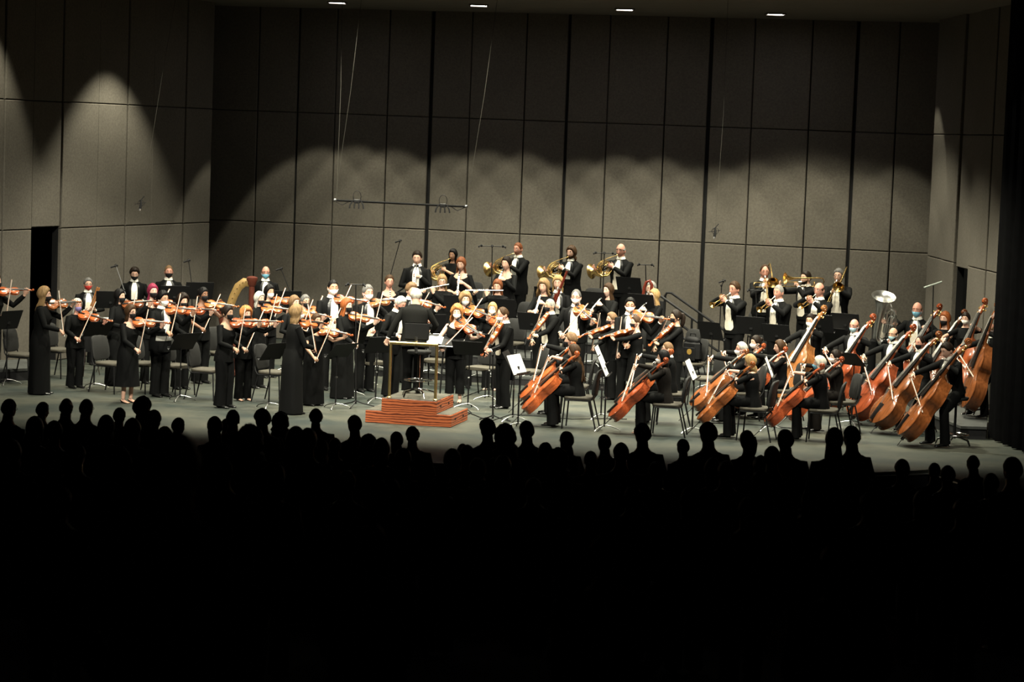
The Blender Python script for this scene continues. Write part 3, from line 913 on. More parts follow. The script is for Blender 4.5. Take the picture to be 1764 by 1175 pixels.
    if not p.get('noshoes'):
        for sx in (1, -1):
            a, k, f = K['leg'][sx]; mb = MB()
            def F_(y, z): return f + Vector((0, y, z)) * s
            if p.get('heels'):
                mb.tube([F_(.045, -.028), F_(.01, -.042), F_(-.06, -.056), F_(-.155, -.066)], [(.030 * s, .020 * s), (.032 * s, .020 * s), (.036 * s, .014 * s), (.014 * s, .007 * s)], 9, 0)
                mb.tube([F_(.040, -.03), F_(.044, -.075)], [.014 * s, .006 * s], 6, 0)
            else:
                mb.tube([F_(.062, -.035), F_(.03, -.034), F_(-.03, -.042), F_(-.11, -.050), F_(-.185, -.058), F_(-.205, -.062)], [(.022 * s, .030 * s), (.038 * s, .040 * s), (.042 * s, .033 * s), (.046 * s, .024 * s), (.034 * s, .016 * s), (.012 * s, .008 * s)], 10, 0, ref=(1, 0, 0))
            mb.build('shoe', M_SHOE if not p.get('shoem') else p['shoem'], e)
    return e, K
# ------------------------------------------------------------------ instruments and furniture
VARN = {'orange': (.54, .125, .036), 'red': (.46, .095, .032), 'brown': (.34, .11, .035), 'amber': (.44, .135, .038), 'dark': (.20, .06, .022), 'gold': (.46, .175, .05)}
def varn(k): return mat('varnish_' + k, VARN[k], .22, var=.35, scale=9, stretch=(5, 5, .8), coat=.5)
M_EBONY = mat('ebony', (.012, .010, .009), .3)
M_BRIDGE = mat('maple_bridge', (.55, .38, .20), .5)
M_STRING = mat('string_wire', (.55, .53, .48), .3, .9)
M_BOWSTICK = mat('pernambuco', (.36, .17, .09), .3)
M_BOWHAIR = mat('horsehair', (1.15, 1.1, 1.0), .6, var=.03)
M_GOLD = mat('lacquered_brass', (1.1, .74, .28), .27, 1., var=.06)
M_SILVER = mat('silver_plate', (1.25, 1.24, 1.2), .3, 1., var=.04)
M_GRENA = mat('grenadilla', (.012, .009, .009), .28)
M_MAPLE = mat('bassoon_maple', (.17, .030, .018), .25)
M_WALNUT = mat('harp_mahogany', (.10, .026, .016), .3)
M_HARPGOLD = mat('gilding', (.24, .15, .05), .45, .3)
M_PAPER = mat('sheet_paper', (1.15, 1.12, 1.04), .8, var=.03)
M_SEAT = mat('seat_vinyl', (.075, .066, .048), .75, var=.15, scale=50)
M_SEATB = mat('chair_back_vinyl', (.016, .016, .015), .75, var=.15, scale=50)
M_PLASTIC = mat('black_plastic', (.006, .006, .0065), .6, spec=.25)
M_DRUM = mat('drum_head', (.72, .70, .64), .5)

HALF = [(0, 0), (.004, .03), (.014, .052), (.035, .078), (.065, .097), (.095, .102), (.120, .096), (.140, .090), (.150, .078), (.165, .063), (.190, .056), (.215, .060), (.235, .073), (.245, .080), (.262, .080), (.290, .084), (.315, .078), (.336, .060), (.349, .035), (.355, .014)]
HALFB = [(0, 0), (.005, .03), (.018, .055), (.040, .084), (.072, .104), (.102, .108), (.130, .100), (.148, .092), (.158, .080), (.175, .066), (.195, .060), (.214, .063), (.226, .074), (.236, .080), (.255, .079), (.280, .070), (.300, .054), (.320, .034), (.340, .020), (.356, .014)]
KIND = {'violin': dict(L=.356, d=.036, NL=.130, SL=.105, half=HALF, k=1.0), 'viola': dict(L=.412, d=.040, NL=.145, SL=.115, half=HALF, k=1.0),
        'cello': dict(L=.755, d=.120, NL=.28, SL=.20, half=HALF, k=1.0), 'bass': dict(L=1.05, d=.19, NL=.42, SL=.26, half=HALFB, k=1.0)}
STR = {}
def string_proto(kind, col):
    if (kind, col) in STR: return STR[kind, col]
    q = KIND[kind]; sc = q['L'] / .356; d = q['d']; vm = varn(col) if kind != 'bass' else mat('bass_varnish_' + col, tuple(c * .66 for c in VARN[col]), .25, var=.35, scale=5, stretch=(5, 5, .8), coat=.4); L = q['L']
    pts = [(w * sc, z * sc) for z, w in q['half']]
    out = pts + [(-x, z) for x, z in reversed(pts[1:])]
    zm = L * .5
    def ring(k, y, grow=0.):
        r = []
        for x, z in out:
            X = x * k + (grow if x > 0 else -grow if x < 0 else 0)
            Z = zm + (z - zm) * lerp(1, k, .55)
            r.append(Vector((X, y, Z)))
        return r
    ar = .016 * sc if kind in ('violin', 'viola') else .02 * sc * .8
    parts = []
    mb = MB(); mb.loft([ring(.97, -d / 2), ring(.97, d / 2)], 0, (False, False)); ribs = mb.mesh('ribs', vm)
    mb = MB(); mb.loft([ring(1, -d / 2 + .002 * sc), ring(1, -d / 2 - .002 * sc), ring(.86, -d / 2 - ar * .55), ring(.5, -d / 2 - ar * .95), ring(.1, -d / 2 - ar)], 0); top = mb.mesh('top_plate', vm)
    mb = MB(); mb.loft([ring(.1, d / 2 + ar * .8), ring(.5, d / 2 + ar * .75), ring(.86, d / 2 + ar * .45), ring(1, d / 2 + .002 * sc), ring(1, d / 2 - .002 * sc)], 0); bk = mb.mesh('back_plate', vm)
    fh = []
    for sx in (-1, 1):
        mb = MB()
        z0 = L * .40; P = []
        for t in range(9):
            u = t / 8.; P.append(Vector((sx * (.030 + .016 * cos(u * pi) * (1 if u < .99 else 1)) * sc, -d / 2 - ar * .86, z0 + (u * .075 - .0) * sc)))
        mb.tube(P, [(.0045 * sc, .0022 * sc)] + [(.0028 * sc, .002 * sc)] * 7 + [(.0045 * sc, .0022 * sc)], 6); fh.append(('f_hole', mb.mesh('f_hole', M_EBONY)))
    zt = L; NLk = q['NL']; SL = q['SL']
    mb = MB(); mb.tube([(0, -d * .1, zt - .02 * sc), (0, -d / 2 - .002 * sc, zt + .01 * sc), (0, -d / 2 - .008 * sc, zt + NLk)], [(.016 * sc, max(d * .36, .016 * sc)), (.0135 * sc, .012 * sc), (.012 * sc, .009 * sc)], 10, ref=(1, 0, 0)); neck = mb.mesh('neck', vm)
    bh = .034 * sc
    mb = MB(); fz0 = L * .62
    rr = []
    for z, wd, y in ((fz0, .021 * sc, -d / 2 - ar - .010 * sc), (zt + NLk, .012 * sc, -d / 2 - .016 * sc)):
        rr.append([Vector((-wd, y + .006 * sc, z)), Vector((wd, y + .006 * sc, z)), Vector((wd, y, z)), Vector((0, y - .004 * sc, z)), Vector((-wd, y, z))])
    mb.loft(rr, 0); fb = mb.mesh('fingerboard', M_EBONY)
    zb = L * .545
    mb = MB()
    for sx in (-1, 1): mb.box((sx * .013 * sc, -d / 2 - ar - bh * .20, zb - .0), (.006 * sc, bh * .5, .004 * sc))
    mb.loft([[Vector((x * sc, -d / 2 - ar - y * sc, zb + dz * sc)) for x, y in ((-.020, .008), (.020, .008), (.016, .022), (0, .027), (-.016, .022))] for dz in (-.002, .002)], 0)
    br = mb.mesh('bridge', M_BRIDGE, False)
    mb = MB()
    mb.loft([[Vector((x * k_ * sc, -d / 2 - ar * .6 - y * sc, z * sc)) for x, y in ((-.02, .006), (.02, .006), (.014, .015), (0, .018), (-.014, .015))] for z, k_ in ((.012, .55), (.06, .8), (.112, 1.05))], 0)
    tp = mb.mesh('tailpiece', M_EBONY, False)
    mb = MB()
    for i in range(4):
        x0 = (-.0105 + .007 * i) * sc
        mb.tube([(x0 * .8, -d / 2 - ar * .6 - .017 * sc, .11 * sc), (x0, -d / 2 - ar - .026 * sc, zb), (x0 * .6, -d / 2 - .020 * sc, zt + NLk), (x0 * .4, -d / 2 - .004 * sc, zt + NLk + SL * .5)], .0009 * sc ** .6, 4)
    sg = mb.mesh('strings', M_STRING)
    # pegbox and scroll
    mb = MB(); yb = -d / 2 - .006 * sc
    P = [(0, yb, zt + NLk), (0, yb + .004 * sc, zt + NLk + SL * .35), (0, yb + .014 * sc, zt + NLk + SL * .68), (0, yb + .018 * sc, zt + NLk + SL * .85)]
    mb.tube(P, [(.012 * sc, .012 * sc), (.012 * sc, .013 * sc), (.010 * sc, .011 * sc), (.009 * sc, .010 * sc)], 8, ref=(1, 0, 0))
    cz_, cy_ = zt + NLk + SL * .86, yb + .002 * sc
    sp = []
    for t in range(15):
        a = pi * .5 - t / 14. * 3.3 * pi; r_ = .017 * sc * (1 - .055 * t)
        sp.append((0, cy_ + r_ * sin(a), cz_ + r_ * cos(a)))
    mb.tube(sp, [(lerp(.009, .014, t / 14.) * sc, .0065 * sc) for t in range(15)], 7, ref=(1, 0, 0))
    scr = mb.mesh('scroll', vm)
    pegs = []
    for i in range(4):
        mb = MB(); sx = 1 if i % 2 else -1; z = zt + NLk + SL * (.14 + .14 * i)
        if kind == 'bass':
            mb.tube([(sx * .008 * sc, yb + .008 * sc, z), (sx * .026 * sc, yb + .008 * sc, z)], .0025 * sc, 6); mb.rbox((sx * .029 * sc, yb + .008 * sc, z), (.006 * sc, .003 * sc, .013 * sc), .001)
            mb.lathe([(.008 * sc, -.004 * sc), (.009 * sc, 0), (.006 * sc, .004 * sc)], 8, 0, Matrix.Translation((sx * .014 * sc, yb + .008 * sc, z)) @ Matrix.Rotation(sx * pi / 2, 4, 'Y'))
        else:
            mb.tube([(-sx * .012 * sc, yb + .005 * sc, z), (sx * .022 * sc, yb + .005 * sc, z)], .0032 * sc, 6); mb.ball((sx * .030 * sc, yb + .005 * sc, z), (.009 * sc, .003 * sc, .007 * sc), 7, 5)
        pegs.append(('tuning_peg', mb.mesh('tuning_peg', M_EBONY if kind != 'bass' else M_GOLD)))
    parts = [('top_plate', top, fh), ('ribs', ribs), ('back_plate', bk), ('neck', neck), ('fingerboard', fb), ('scroll', scr, pegs), ('bridge', br), ('tailpiece', tp), ('strings', sg)]
    if kind in ('violin', 'viola'):
        mb = MB(); mb.ball((-.035 * sc, -d / 2 - ar - .008, .026 * sc), (.032 * sc, .008, .022 * sc), 10, 6); mb.tube([(-.03 * sc, -d / 2 - .01, .005), (-.03 * sc, d / 2, -.003)], .003, 5)
        parts.append(('chin_rest', mb.mesh('chin_rest', M_EBONY)))
    else:
        ep = .30 if kind == 'cello' else .14
        mb = MB(); mb.tube([(0, 0, .01), (0, 0, -.03)], [.016 if kind == 'cello' else .025] * 2, 10); mb.tube([(0, 0, -.02), (0, 0, -ep + .01), (0, 0, -ep)], [.0065, .0065, .002], 8)
        parts.append(('endpin', mb.mesh('endpin', M_STEEL)))
    STR[kind, col] = Proto(kind if kind != 'bass' else 'double_bass', parts)
    return STR[kind, col]
def geo(kind):
    q = KIND[kind]; sc = q['L'] / .356; ar = (.016 if kind in ('violin', 'viola') else .016) * sc
    return dict(sc=sc, contact=Vector((0, -q['d'] / 2 - ar - .024 * sc, q['L'] * .585)), neck=lambda t: Vector((0, -q['d'] / 2, q['L'] + q['NL'] * t)), top=q['L'] + q['NL'] + q['SL'], endpin=.30 if kind == 'cello' else .14)

def bow_proto(kind):
    k = ('bow', kind)
    if k in STR: return STR[k]
    Lb = {'violin': .74, 'cello': .71, 'bass': .72}[kind]; g = {'violin': 1., 'cello': 1.2, 'bass': 1.35}[kind]
    mb = MB(); mb.tube([(0, .016, -.03), (0, .016, .1), (0, .010, Lb * .45), (0, .012, Lb * .8), (0, .016, Lb - .02), (0, .002, Lb)], [.0048 * g, .0047 * g, .0042 * g, .0036 * g, .003 * g, .004 * g], 6); st_ = mb.mesh('stick', M_BOWSTICK)
    mb = MB(); mb.box((0, -.001, (Lb + .02) / 2), (.013 * g, .004, Lb - .03)); hr = mb.mesh('bow_hair', M_BOWHAIR, False)
    mb = MB(); mb.rbox((0, .005, .018), (.011 * g, .024, .045), .003); fr = mb.mesh('frog', M_EBONY, False)
    mb = MB(); mb.tube([(0, .016, -.034), (0, .016, -.018)], .0055 * g, 8); sw = mb.mesh('screw', M_SILVER)
    STR[k] = Proto('bow', [('stick', st_), ('bow_hair', hr), ('frog', fr), ('screw', sw)])
    return STR[k]

def bell_profile(r0, r1, L, n=10):
    return [(lerp(r0, r0 * 1.5, t) + (r1 - r0 * 1.5) * t ** 5, t * L) for t in [i / (n - 1) for i in range(n)]]

def wind_proto(kind):
    if kind in STR: return STR[kind]
    P = []
    if kind == 'flute':       # along +z from the head joint end, embouchure at z=.12
        mb = MB(); mb.tube([(0, 0, 0), (0, 0, .67)], [.0115, .0115], 10); P.append(('tube', mb.mesh('tube', M_SILVER)))
        mb = MB(); mb.rbox((0, -.010, .12), (.022, .006, .028), .003); P.append(('lip_plate', mb.mesh('lip_plate', M_SILVER)))
        for i in range(9):
            mb = MB(); mb.lathe([(.0095, 0), (.0095, .006), (.006, .008)], 8, 0, Matrix.Translation((0, -.010, .27 + .038 * i)) @ Matrix.Rotation(pi / 2, 4, 'X')); P.append(('key', mb.mesh('key', M_SILVER)))
    elif kind in ('clarinet', 'oboe'):   # +z from the mouth to the bell
        L = .66 if kind == 'clarinet' else .64
        mb = MB()
        if kind == 'clarinet':
            mb.tube([(0, 0, .0), (0, 0, .03), (0, 0, .09), (0, 0, .10), (0, 0, .55), (0, 0, .60), (0, 0, .66)], [.006, .011, .014, .0155, .0155, .018, .036], 12)
        else: mb.tube([(0, 0, 0), (0, 0, .06), (0, 0, .07), (0, 0, .5), (0, 0, .57), (0, 0, .62), (0, 0, .64)], [.002, .004, .010, .013, .016, .026, .024], 12)
        P.append(('tube', mb.mesh('tube', M_GRENA)))
        for i in range(11):
            mb = MB(); z = .15 + .037 * i
            mb.lathe([(.009, 0), (.009, .004), (.005, .006)], 8, 0, Matrix.Translation((0, -.014, z)) @ Matrix.Rotation(pi / 2, 4, 'X'))
            P.append(('key', mb.mesh('key', M_SILVER)))
        for sx in (-1, 1):
            mb = MB(); mb.tube([(sx * .012, -.012, .13), (sx * .012, -.012, .50)], .003, 5); mb.rbox((sx * .016, -.008, .40), (.01, .006, .03), .002); P.append(('key_rod', mb.mesh('key_rod', M_SILVER)))
        for z in (.10, .30, .50):
            mb = MB(); mb.tube([(0, 0, z), (0, 0, z + .012)], .0175 if kind == 'clarinet' else .0145, 12); P.append(('ring', mb.mesh('ring', M_SILVER)))
    elif kind == 'bassoon':    # +z along the long joint, crook joins at z=.85
        mb = MB(); mb.tube([(0, 0, 0), (0, 0, .1), (0, 0, 1.25), (0, 0, 1.34)], [.032, .034, .021, .026], 12); P.append(('long_joint', mb.mesh('long_joint', M_MAPLE)))
        mb = MB(); mb.tube([(.04, 0, .05), (.04, 0, .85)], [.024, .016], 10); P.append(('wing_joint', mb.mesh('wing_joint', M_MAPLE)))
        mb = MB(); mb.tube([(.04, 0, .85), (.045, -.01, .93), (.06, -.06, .97), (.08, -.14, .95), (.09, -.22, .90)], [.006, .005, .004, .003, .003], 6); P.append(('crook', mb.mesh('crook', M_SILVER)))
        for z in (.30, .62, .95, 1.32):
            mb = MB(); mb.tube([(0, 0, z), (0, 0, z + .02)], .030 if z < 1 else .028, 12); P.append(('ring', mb.mesh('ring', M_SILVER)))
        for i in range(8):
            mb = MB(); mb.lathe([(.013, 0), (.013, .006), (.008, .01)], 8, 0, Matrix.Translation((.01, -.028, .18 + .09 * i)) @ Matrix.Rotation(pi / 2, 4, 'X')); P.append(('key', mb.mesh('key', M_SILVER)))
    elif kind == 'contrabassoon':
        mb = MB(); mb.tube([(0, 0, 0), (0, 0, 1.15), (.01, 0, 1.27), (.055, 0, 1.335), (.11, 0, 1.30), (.135, 0, 1.2), (.135, 0, 1.06)], [.03, .03, .029, .029, .028, .028, .03], 12); P.append(('main_bore', mb.mesh('main_bore', M_MAPLE)))
        mb = MB(); mb.tube([(.07, 0, .05), (.07, 0, 1.05)], .024, 10); P.append(('wing_joint', mb.mesh('wing_joint', M_MAPLE)))
        mb = MB(); mb.tube([(.07, 0, 1.0), (.08, -.05, 1.10), (.08, -.15, 1.13), (.08, -.26, 1.08)], .006, 6); P.append(('crook', mb.mesh('crook', M_SILVER)))
        for z in (.25, .6, .9, 1.1):
            mb = MB(); mb.tube([(0, 0, z), (0, 0, z + .02)], .034, 12); P.append(('ring', mb.mesh('ring', M_SILVER)))
    elif kind == 'trumpet':    # +z from the mouthpiece to the bell
        mb = MB(); mb.lathe(bell_profile(.006, .061, .26), 18, 0, Matrix.Translation((0, 0, .23)), (False, False)); mb.lathe([(.061, .49), (.058, .489)], 18, 0, None, (False, False)); P.append(('bell', mb.mesh('bell', M_GOLD)))
        mb = MB(); mb.tube([(0, .0, .12), (0, 0, .24)], .0065, 8)
        mb.tube([(.0, 0, .07), (0, 0, .40), (0, .02, .435), (0, .055, .435), (0, .065, .40), (0, .065, .16), (0, .055, .125), (0, .02, .105)], .0058, 8); P.append(('tubing', mb.mesh('tubing', M_GOLD)))
        mb = MB(); mb.tube([(0, 0, .0), (0, 0, .012), (0, 0, .03), (0, 0, .09)], [.0135, .012, .005, .006], 10); P.append(('mouthpiece', mb.mesh('mouthpiece', M_SILVER)))
        for i in range(3):
            mb = MB(); z = .20 + .027 * i
            mb.tube([(.012, -.045, z), (.012, .085, z)], .0115, 10); mb.tube([(.012, -.07, z), (.012, -.045, z)], .004, 6); mb.tube([(.012, -.074, z), (.012, -.068, z)], .009, 8); P.append(('valve', mb.mesh('valve', M_GOLD)))
    elif kind == 'trombone':   # +z forwards along the slide from the mouthpiece; bell at +x (player's left), above
        mb = MB(); mb.tube([(0, 0, 0), (0, 0, .015), (0, 0, .06)], [.019, .017, .008], 10); P.append(('mouthpiece', mb.mesh('mouthpiece', M_SILVER)))
        mb = MB(); mb.tube([(0, 0, .05), (0, 0, .50), (0, 0, .86), (0, .0, .90), (0, .04, .925), (0, .08, .90), (0, .08, .86), (0, .08, .06)], .0075, 8); mb.tube([(0, 0, .30), (0, .08, .30)], .005, 6); mb.tube([(0, 0, .08), (0, .08, .08)], .006, 6); P.append(('slide', mb.mesh('slide', M_GOLD)))
        mb = MB(); mb.tube([(0, .08, .06), (-.02, .08, -.05), (-.04, .085, -.30), (-.06, .06, -.37), (-.085, .0, -.40), (-.105, -.06, -.37), (-.11, -.075, -.30), (-.11, -.075, 0)], [.008, .0085, .009, .009, .0095, .010, .011, .013], 10); P.append(('tuning_slide', mb.mesh('tuning_slide', M_GOLD)))
        mb = MB(); mb.lathe(bell_profile(.012, .108, .38), 22, 0, Matrix.Translation((-.11, -.075, -.02)), (False, False)); mb.lathe([(.108, 0), (.104, -.002)], 22, 0, Matrix.Translation((-.11, -.075, .36)), (False, False)); P.append(('bell', mb.mesh('bell', M_GOLD)))
        mb = MB(); mb.tube([(-.03, .08, -.08), (-.11, -.075, -.08)], .005, 6); mb.tube([(-.05 + .03 * cos(a), .04 + .05 * sin(a), -.22) for a in [i * .55 for i in range(12)]], .0065, 7); P.append(('trigger_loop', mb.mesh('trigger_loop', M_GOLD)))
    elif kind == 'horn':       # coil in the x-z plane centred at 0, bell opening towards +x/-z, mouthpipe to +z
        mb = MB()
        for (r, y, a0, a1) in ((.150, 0, .3, 6.1), (.128, .018, 0, 6.28), (.105, -.016, .6, 6.6), (.080, .01, 0, 6.28)):
            mb.tube([(r * cos(a), y, r * sin(a)) for a in [lerp(a0, a1, i / 26.) for i in range(27)]], .0085, 7)
        mb.tube([(.05, -.03, .09), (-.05, -.02, .02), (-.06, -.02, -.08)], .008, 7); mb.tube([(-.02, .02, .10), (.06, .02, .03), (.05, .02, -.09)], .008, 7)
        P.append(('coil', mb.mesh('coil', M_GOLD)))
        mb = MB(); mb.tube([(-.09, 0, .12), (.00, -.005, .17), (.08, -.02, .205), (.16, -.03, .235), (.22, -.035, .258)], [.008, .007, .0065, .0055, .005], 8); mb.tube([(.22, -.035, .258), (.255, -.037, .275)], [.006, .010], 9); P.append(('leadpipe', mb.mesh('leadpipe', M_GOLD)))
        mb = MB()
        Q = [Vector(p) for p in ((.14, 0, -.05), (.08, .0, -.14), (-.03, .0, -.165), (-.13, .01, -.13), (-.19, .03, -.06))]
        mb.tube(Q, [.012, .016, .024, .038, .060], 14, cap=(True, False))
        Mx = frame(Vector((-.19, .03, -.06)), (-.62, .70, -.20), (0, -1, 0))
        mb.lathe([(.058, -.01), (.075, .03), (.105, .06), (.150, .078), (.153, .080), (.150, .081), (.100, .064)], 22, 0, Mx, (False, False)); P.append(('bell', mb.mesh('bell', M_GOLD)))
        for i in range(4):
            mb = MB(); mb.tube([(.0 + .03 * i, -.035, .0 + .02 * i), (.0 + .03 * i, .03, .0 + .02 * i)], .014, 9); mb.rbox((.03 + .03 * i, -.05, .05 + .02 * i), (.012, .004, .05), .001); P.append(('valve', mb.mesh('valve', M_SILVER)))
    elif kind == 'tuba':       # bell up +z, origin at the bottom bow
        mb = MB(); mb.tube([(.13, 0, .14), (.13, 0, .06), (.08, 0, .01), (0, 0, 0), (-.08, 0, .01), (-.13, 0, .07), (-.14, 0, .20), (-.14, 0, .45), (-.14, 0, .60)], [.05, .055, .06, .062, .065, .066, .068, .078, .092], 14, cap=(True, False)); P.append(('bottom_bow', mb.mesh('bottom_bow', M_SILVER)))
        mb = MB(); mb.lathe([(.092, .60), (.105, .68), (.125, .76), (.155, .83), (.195, .885), (.215, .90), (.215, .905), (.190, .893), (.150, .84), (.118, .76), (.095, .66)], 24, 0, Matrix.Translation((-.14, 0, 0)), (False, False)); P.append(('bell', mb.mesh('bell', M_SILVER)))
        for (x, r) in ((.02, .018), (.06, .016), (.10, .022)):
            mb = MB(); mb.tube([(x, -.05, .14), (x, -.05, .52), (x + .02, -.05, .58), (x + .05, -.05, .52), (x + .05, -.05, .16)], r * .8, 9); P.append(('branch', mb.mesh('branch', M_SILVER)))
        mb = MB(); mb.tube([(.13, 0, .14), (.13, 0, .55), (.10, 0, .66), (.03, 0, .68), (-.02, 0, .62), (-.02, 0, .2)], [.05, .035, .03, .027, .024, .02], 10); P.append(('main_branch', mb.mesh('main_branch', M_SILVER)))
        mb = MB(); mb.tube([(.06, -.05, .56), (.05, .05, .66), (.0, .16, .70)], .008, 7); P.append(('leadpipe', mb.mesh('leadpipe', M_SILVER)))
        for i in range(4):
            mb = MB(); mb.tube([(.0 + .035 * i, -.09, .26), (.0 + .035 * i, -.09, .42)], .015, 9); mb.tube([(.0 + .035 * i, -.09, .42), (.0 + .035 * i, -.09, .47)], .006, 6); P.append(('valve', mb.mesh('valve', M_SILVER)))
    STR[kind] = Proto(kind if kind != 'horn' else 'french_horn', P)
    return STR[kind]

# ---- furniture
def chair_proto():
    P = []
    mb = MB(); rr = []
    for z, wd, y in ((.44, .20, 0), (.455, .225, 0), (.475, .228, 0), (.49, .215, 0)):
        rr.append([Vector((wd * (abs(cos(a)) ** .45) * (1 if cos(a) >= 0 else -1), .22 * (abs(sin(a)) ** .45) * (1 if sin(a) >= 0 else -1), z)) for a in [2 * pi * j / 20 for j in range(20)]])
    mb.loft(rr, 0); P.append(('seat', mb.mesh('seat', M_SEAT)))
    mb = MB(); rr = []
    for dy, k in ((-.022, .93), (-.012, 1), (.012, 1), (.02, .95)):
        r = []
        for a in [2 * pi * j / 22 for j in range(22)]:
            x = .215 * k * (abs(cos(a)) ** .42) * (1 if cos(a) >= 0 else -1); z = .195 * k * (abs(sin(a)) ** .42) * (1 if sin(a) >= 0 else -1)
            x *= 1 - .08 * max(0, z) / .195
            zz = .70 + z
            r.append(Vector((x, .235 + (zz - .45) * .16 + dy - .03 * (x / .2) ** 2, zz)))
        rr.append(r)
    mb.loft(rr, 0); P.append(('backrest', mb.mesh('backrest', M_SEATB)))
    for sx in (-1, 1):
        mb = MB(); mb.tube([(sx * .20, -.19, .445), (sx * .215, -.22, 0)], .0115, 8); P.append(('leg', mb.mesh('leg', M_BLKMET)))
        mb = MB(); mb.tube([(sx * .205, .18, .445), (sx * .215, .29, 0)], .0115, 8); P.append(('leg', mb.mesh('leg', M_BLKMET)))
        mb = MB(); mb.tube([(sx * .205, -.18, .435), (sx * .21, .19, .435), (sx * .207, .235, .50), (sx * .195, .27, .72)], .011, 8); P.append(('back_upright', mb.mesh('back_upright', M_BLKMET)))
    mb = MB(); mb.tube([(-.2, -.15, .435), (.2, -.15, .435)], .010, 6); mb.tube([(-.2, .17, .435), (.2, .17, .435)], .010, 6); P.append(('seat_frame', mb.mesh('seat_frame', M_BLKMET)))
    return Proto('orchestra_chair', P)
CHAIR = chair_proto()
def stand_proto(hh=1.0, tilt=25):
    """music stand: desk faces -y towards its reader"""
    P = []
    t = radians(tilt); R = Matrix.Rotation(-t, 3, 'X')
    mb = MB(); mb.rbox((0, 0, .165), (.50, .006, .33), .003); mb.v = [Vector((0, 0, hh)) + R @ q for q in mb.v]; desk = mb.mesh('desk', M_BLKMET, False)
    mb = MB(); mb.box((0, -.030, .0), (.50, .062, .004)); mb.box((0, -.060, .008), (.50, .004, .018)); mb.v = [Vector((0, 0, hh)) + R @ q for q in mb.v]; lip = mb.mesh('ledge', M_BLKMET, False)
    mb = MB(); mb.tube([(0, .01, .06), (0, .01, .50)], .0135, 10); P.append(('lower_tube', mb.mesh('lower_tube', M_BLKMET)))
    mb = MB(); mb.tube([(0, .01, .48), (0, .01, hh - .02), (0, .03, hh + .08)], .0095, 8); P.append(('upper_tube', mb.mesh('upper_tube', M_BLKMET)))
    mb = MB(); mb.tube([(-.012, .01, .49), (.012, .01, .49)], .017, 8); P.append(('clamp', mb.mesh('clamp', M_STEEL)))
    mb = MB(); mb.rbox((0, .04, hh + .10), (.06, .03, .05), .008); P.append(('desk_bracket', mb.mesh('desk_bracket', M_BLKMET)))
    for k in range(3):
        a = k * 2 * pi / 3 + .5; mb = MB()
        mb.tube([(0, .01, .085), (.10 * cos(a), .01 + .10 * sin(a), .07), (.21 * cos(a), .01 + .21 * sin(a), .035), (.25 * cos(a), .01 + .25 * sin(a), .006)], [(.012, .008), (.012, .008), (.012, .007), (.013, .006)], 7); P.append(('foot', mb.mesh('foot', M_STEEL)))
    return Proto('music_stand', [('desk', desk, [('ledge', lip)])] + P)
STANDS = {}
def stand(loc, rz, hh, label, tilt=25, sheet=None):
    k = (round(hh, 2), tilt)
    if k not in STANDS: STANDS[k] = stand_proto(*k)
    M = TR(loc, rz); STANDS[k].place(M, label, 'music stand', 'music stands among the players')
    if sheet:
        R = Matrix.Rotation(-radians(tilt), 3, 'X'); mb = MB()
        n = 12; rows = []
        for zz in (.012, .315):
            rows.append([Vector((0, 0, k[0])) + R @ Vector((lerp(-.24, .24, j / n), -.008 - .010 * abs(sin(pi * j / n * 2)), zz)) for j in range(n + 1)])
        back_ = [[q + R @ Vector((0, .003, 0)) for q in r] for r in rows]
        mb.loft([rows[0], rows[1], back_[1], back_[0], rows[0]], 0, (False, False), False)
        e = mb.build('sheet_music', M_PAPER); e.matrix_world = M; tag(e, sheet, 'sheet music', 'open scores on the stands')

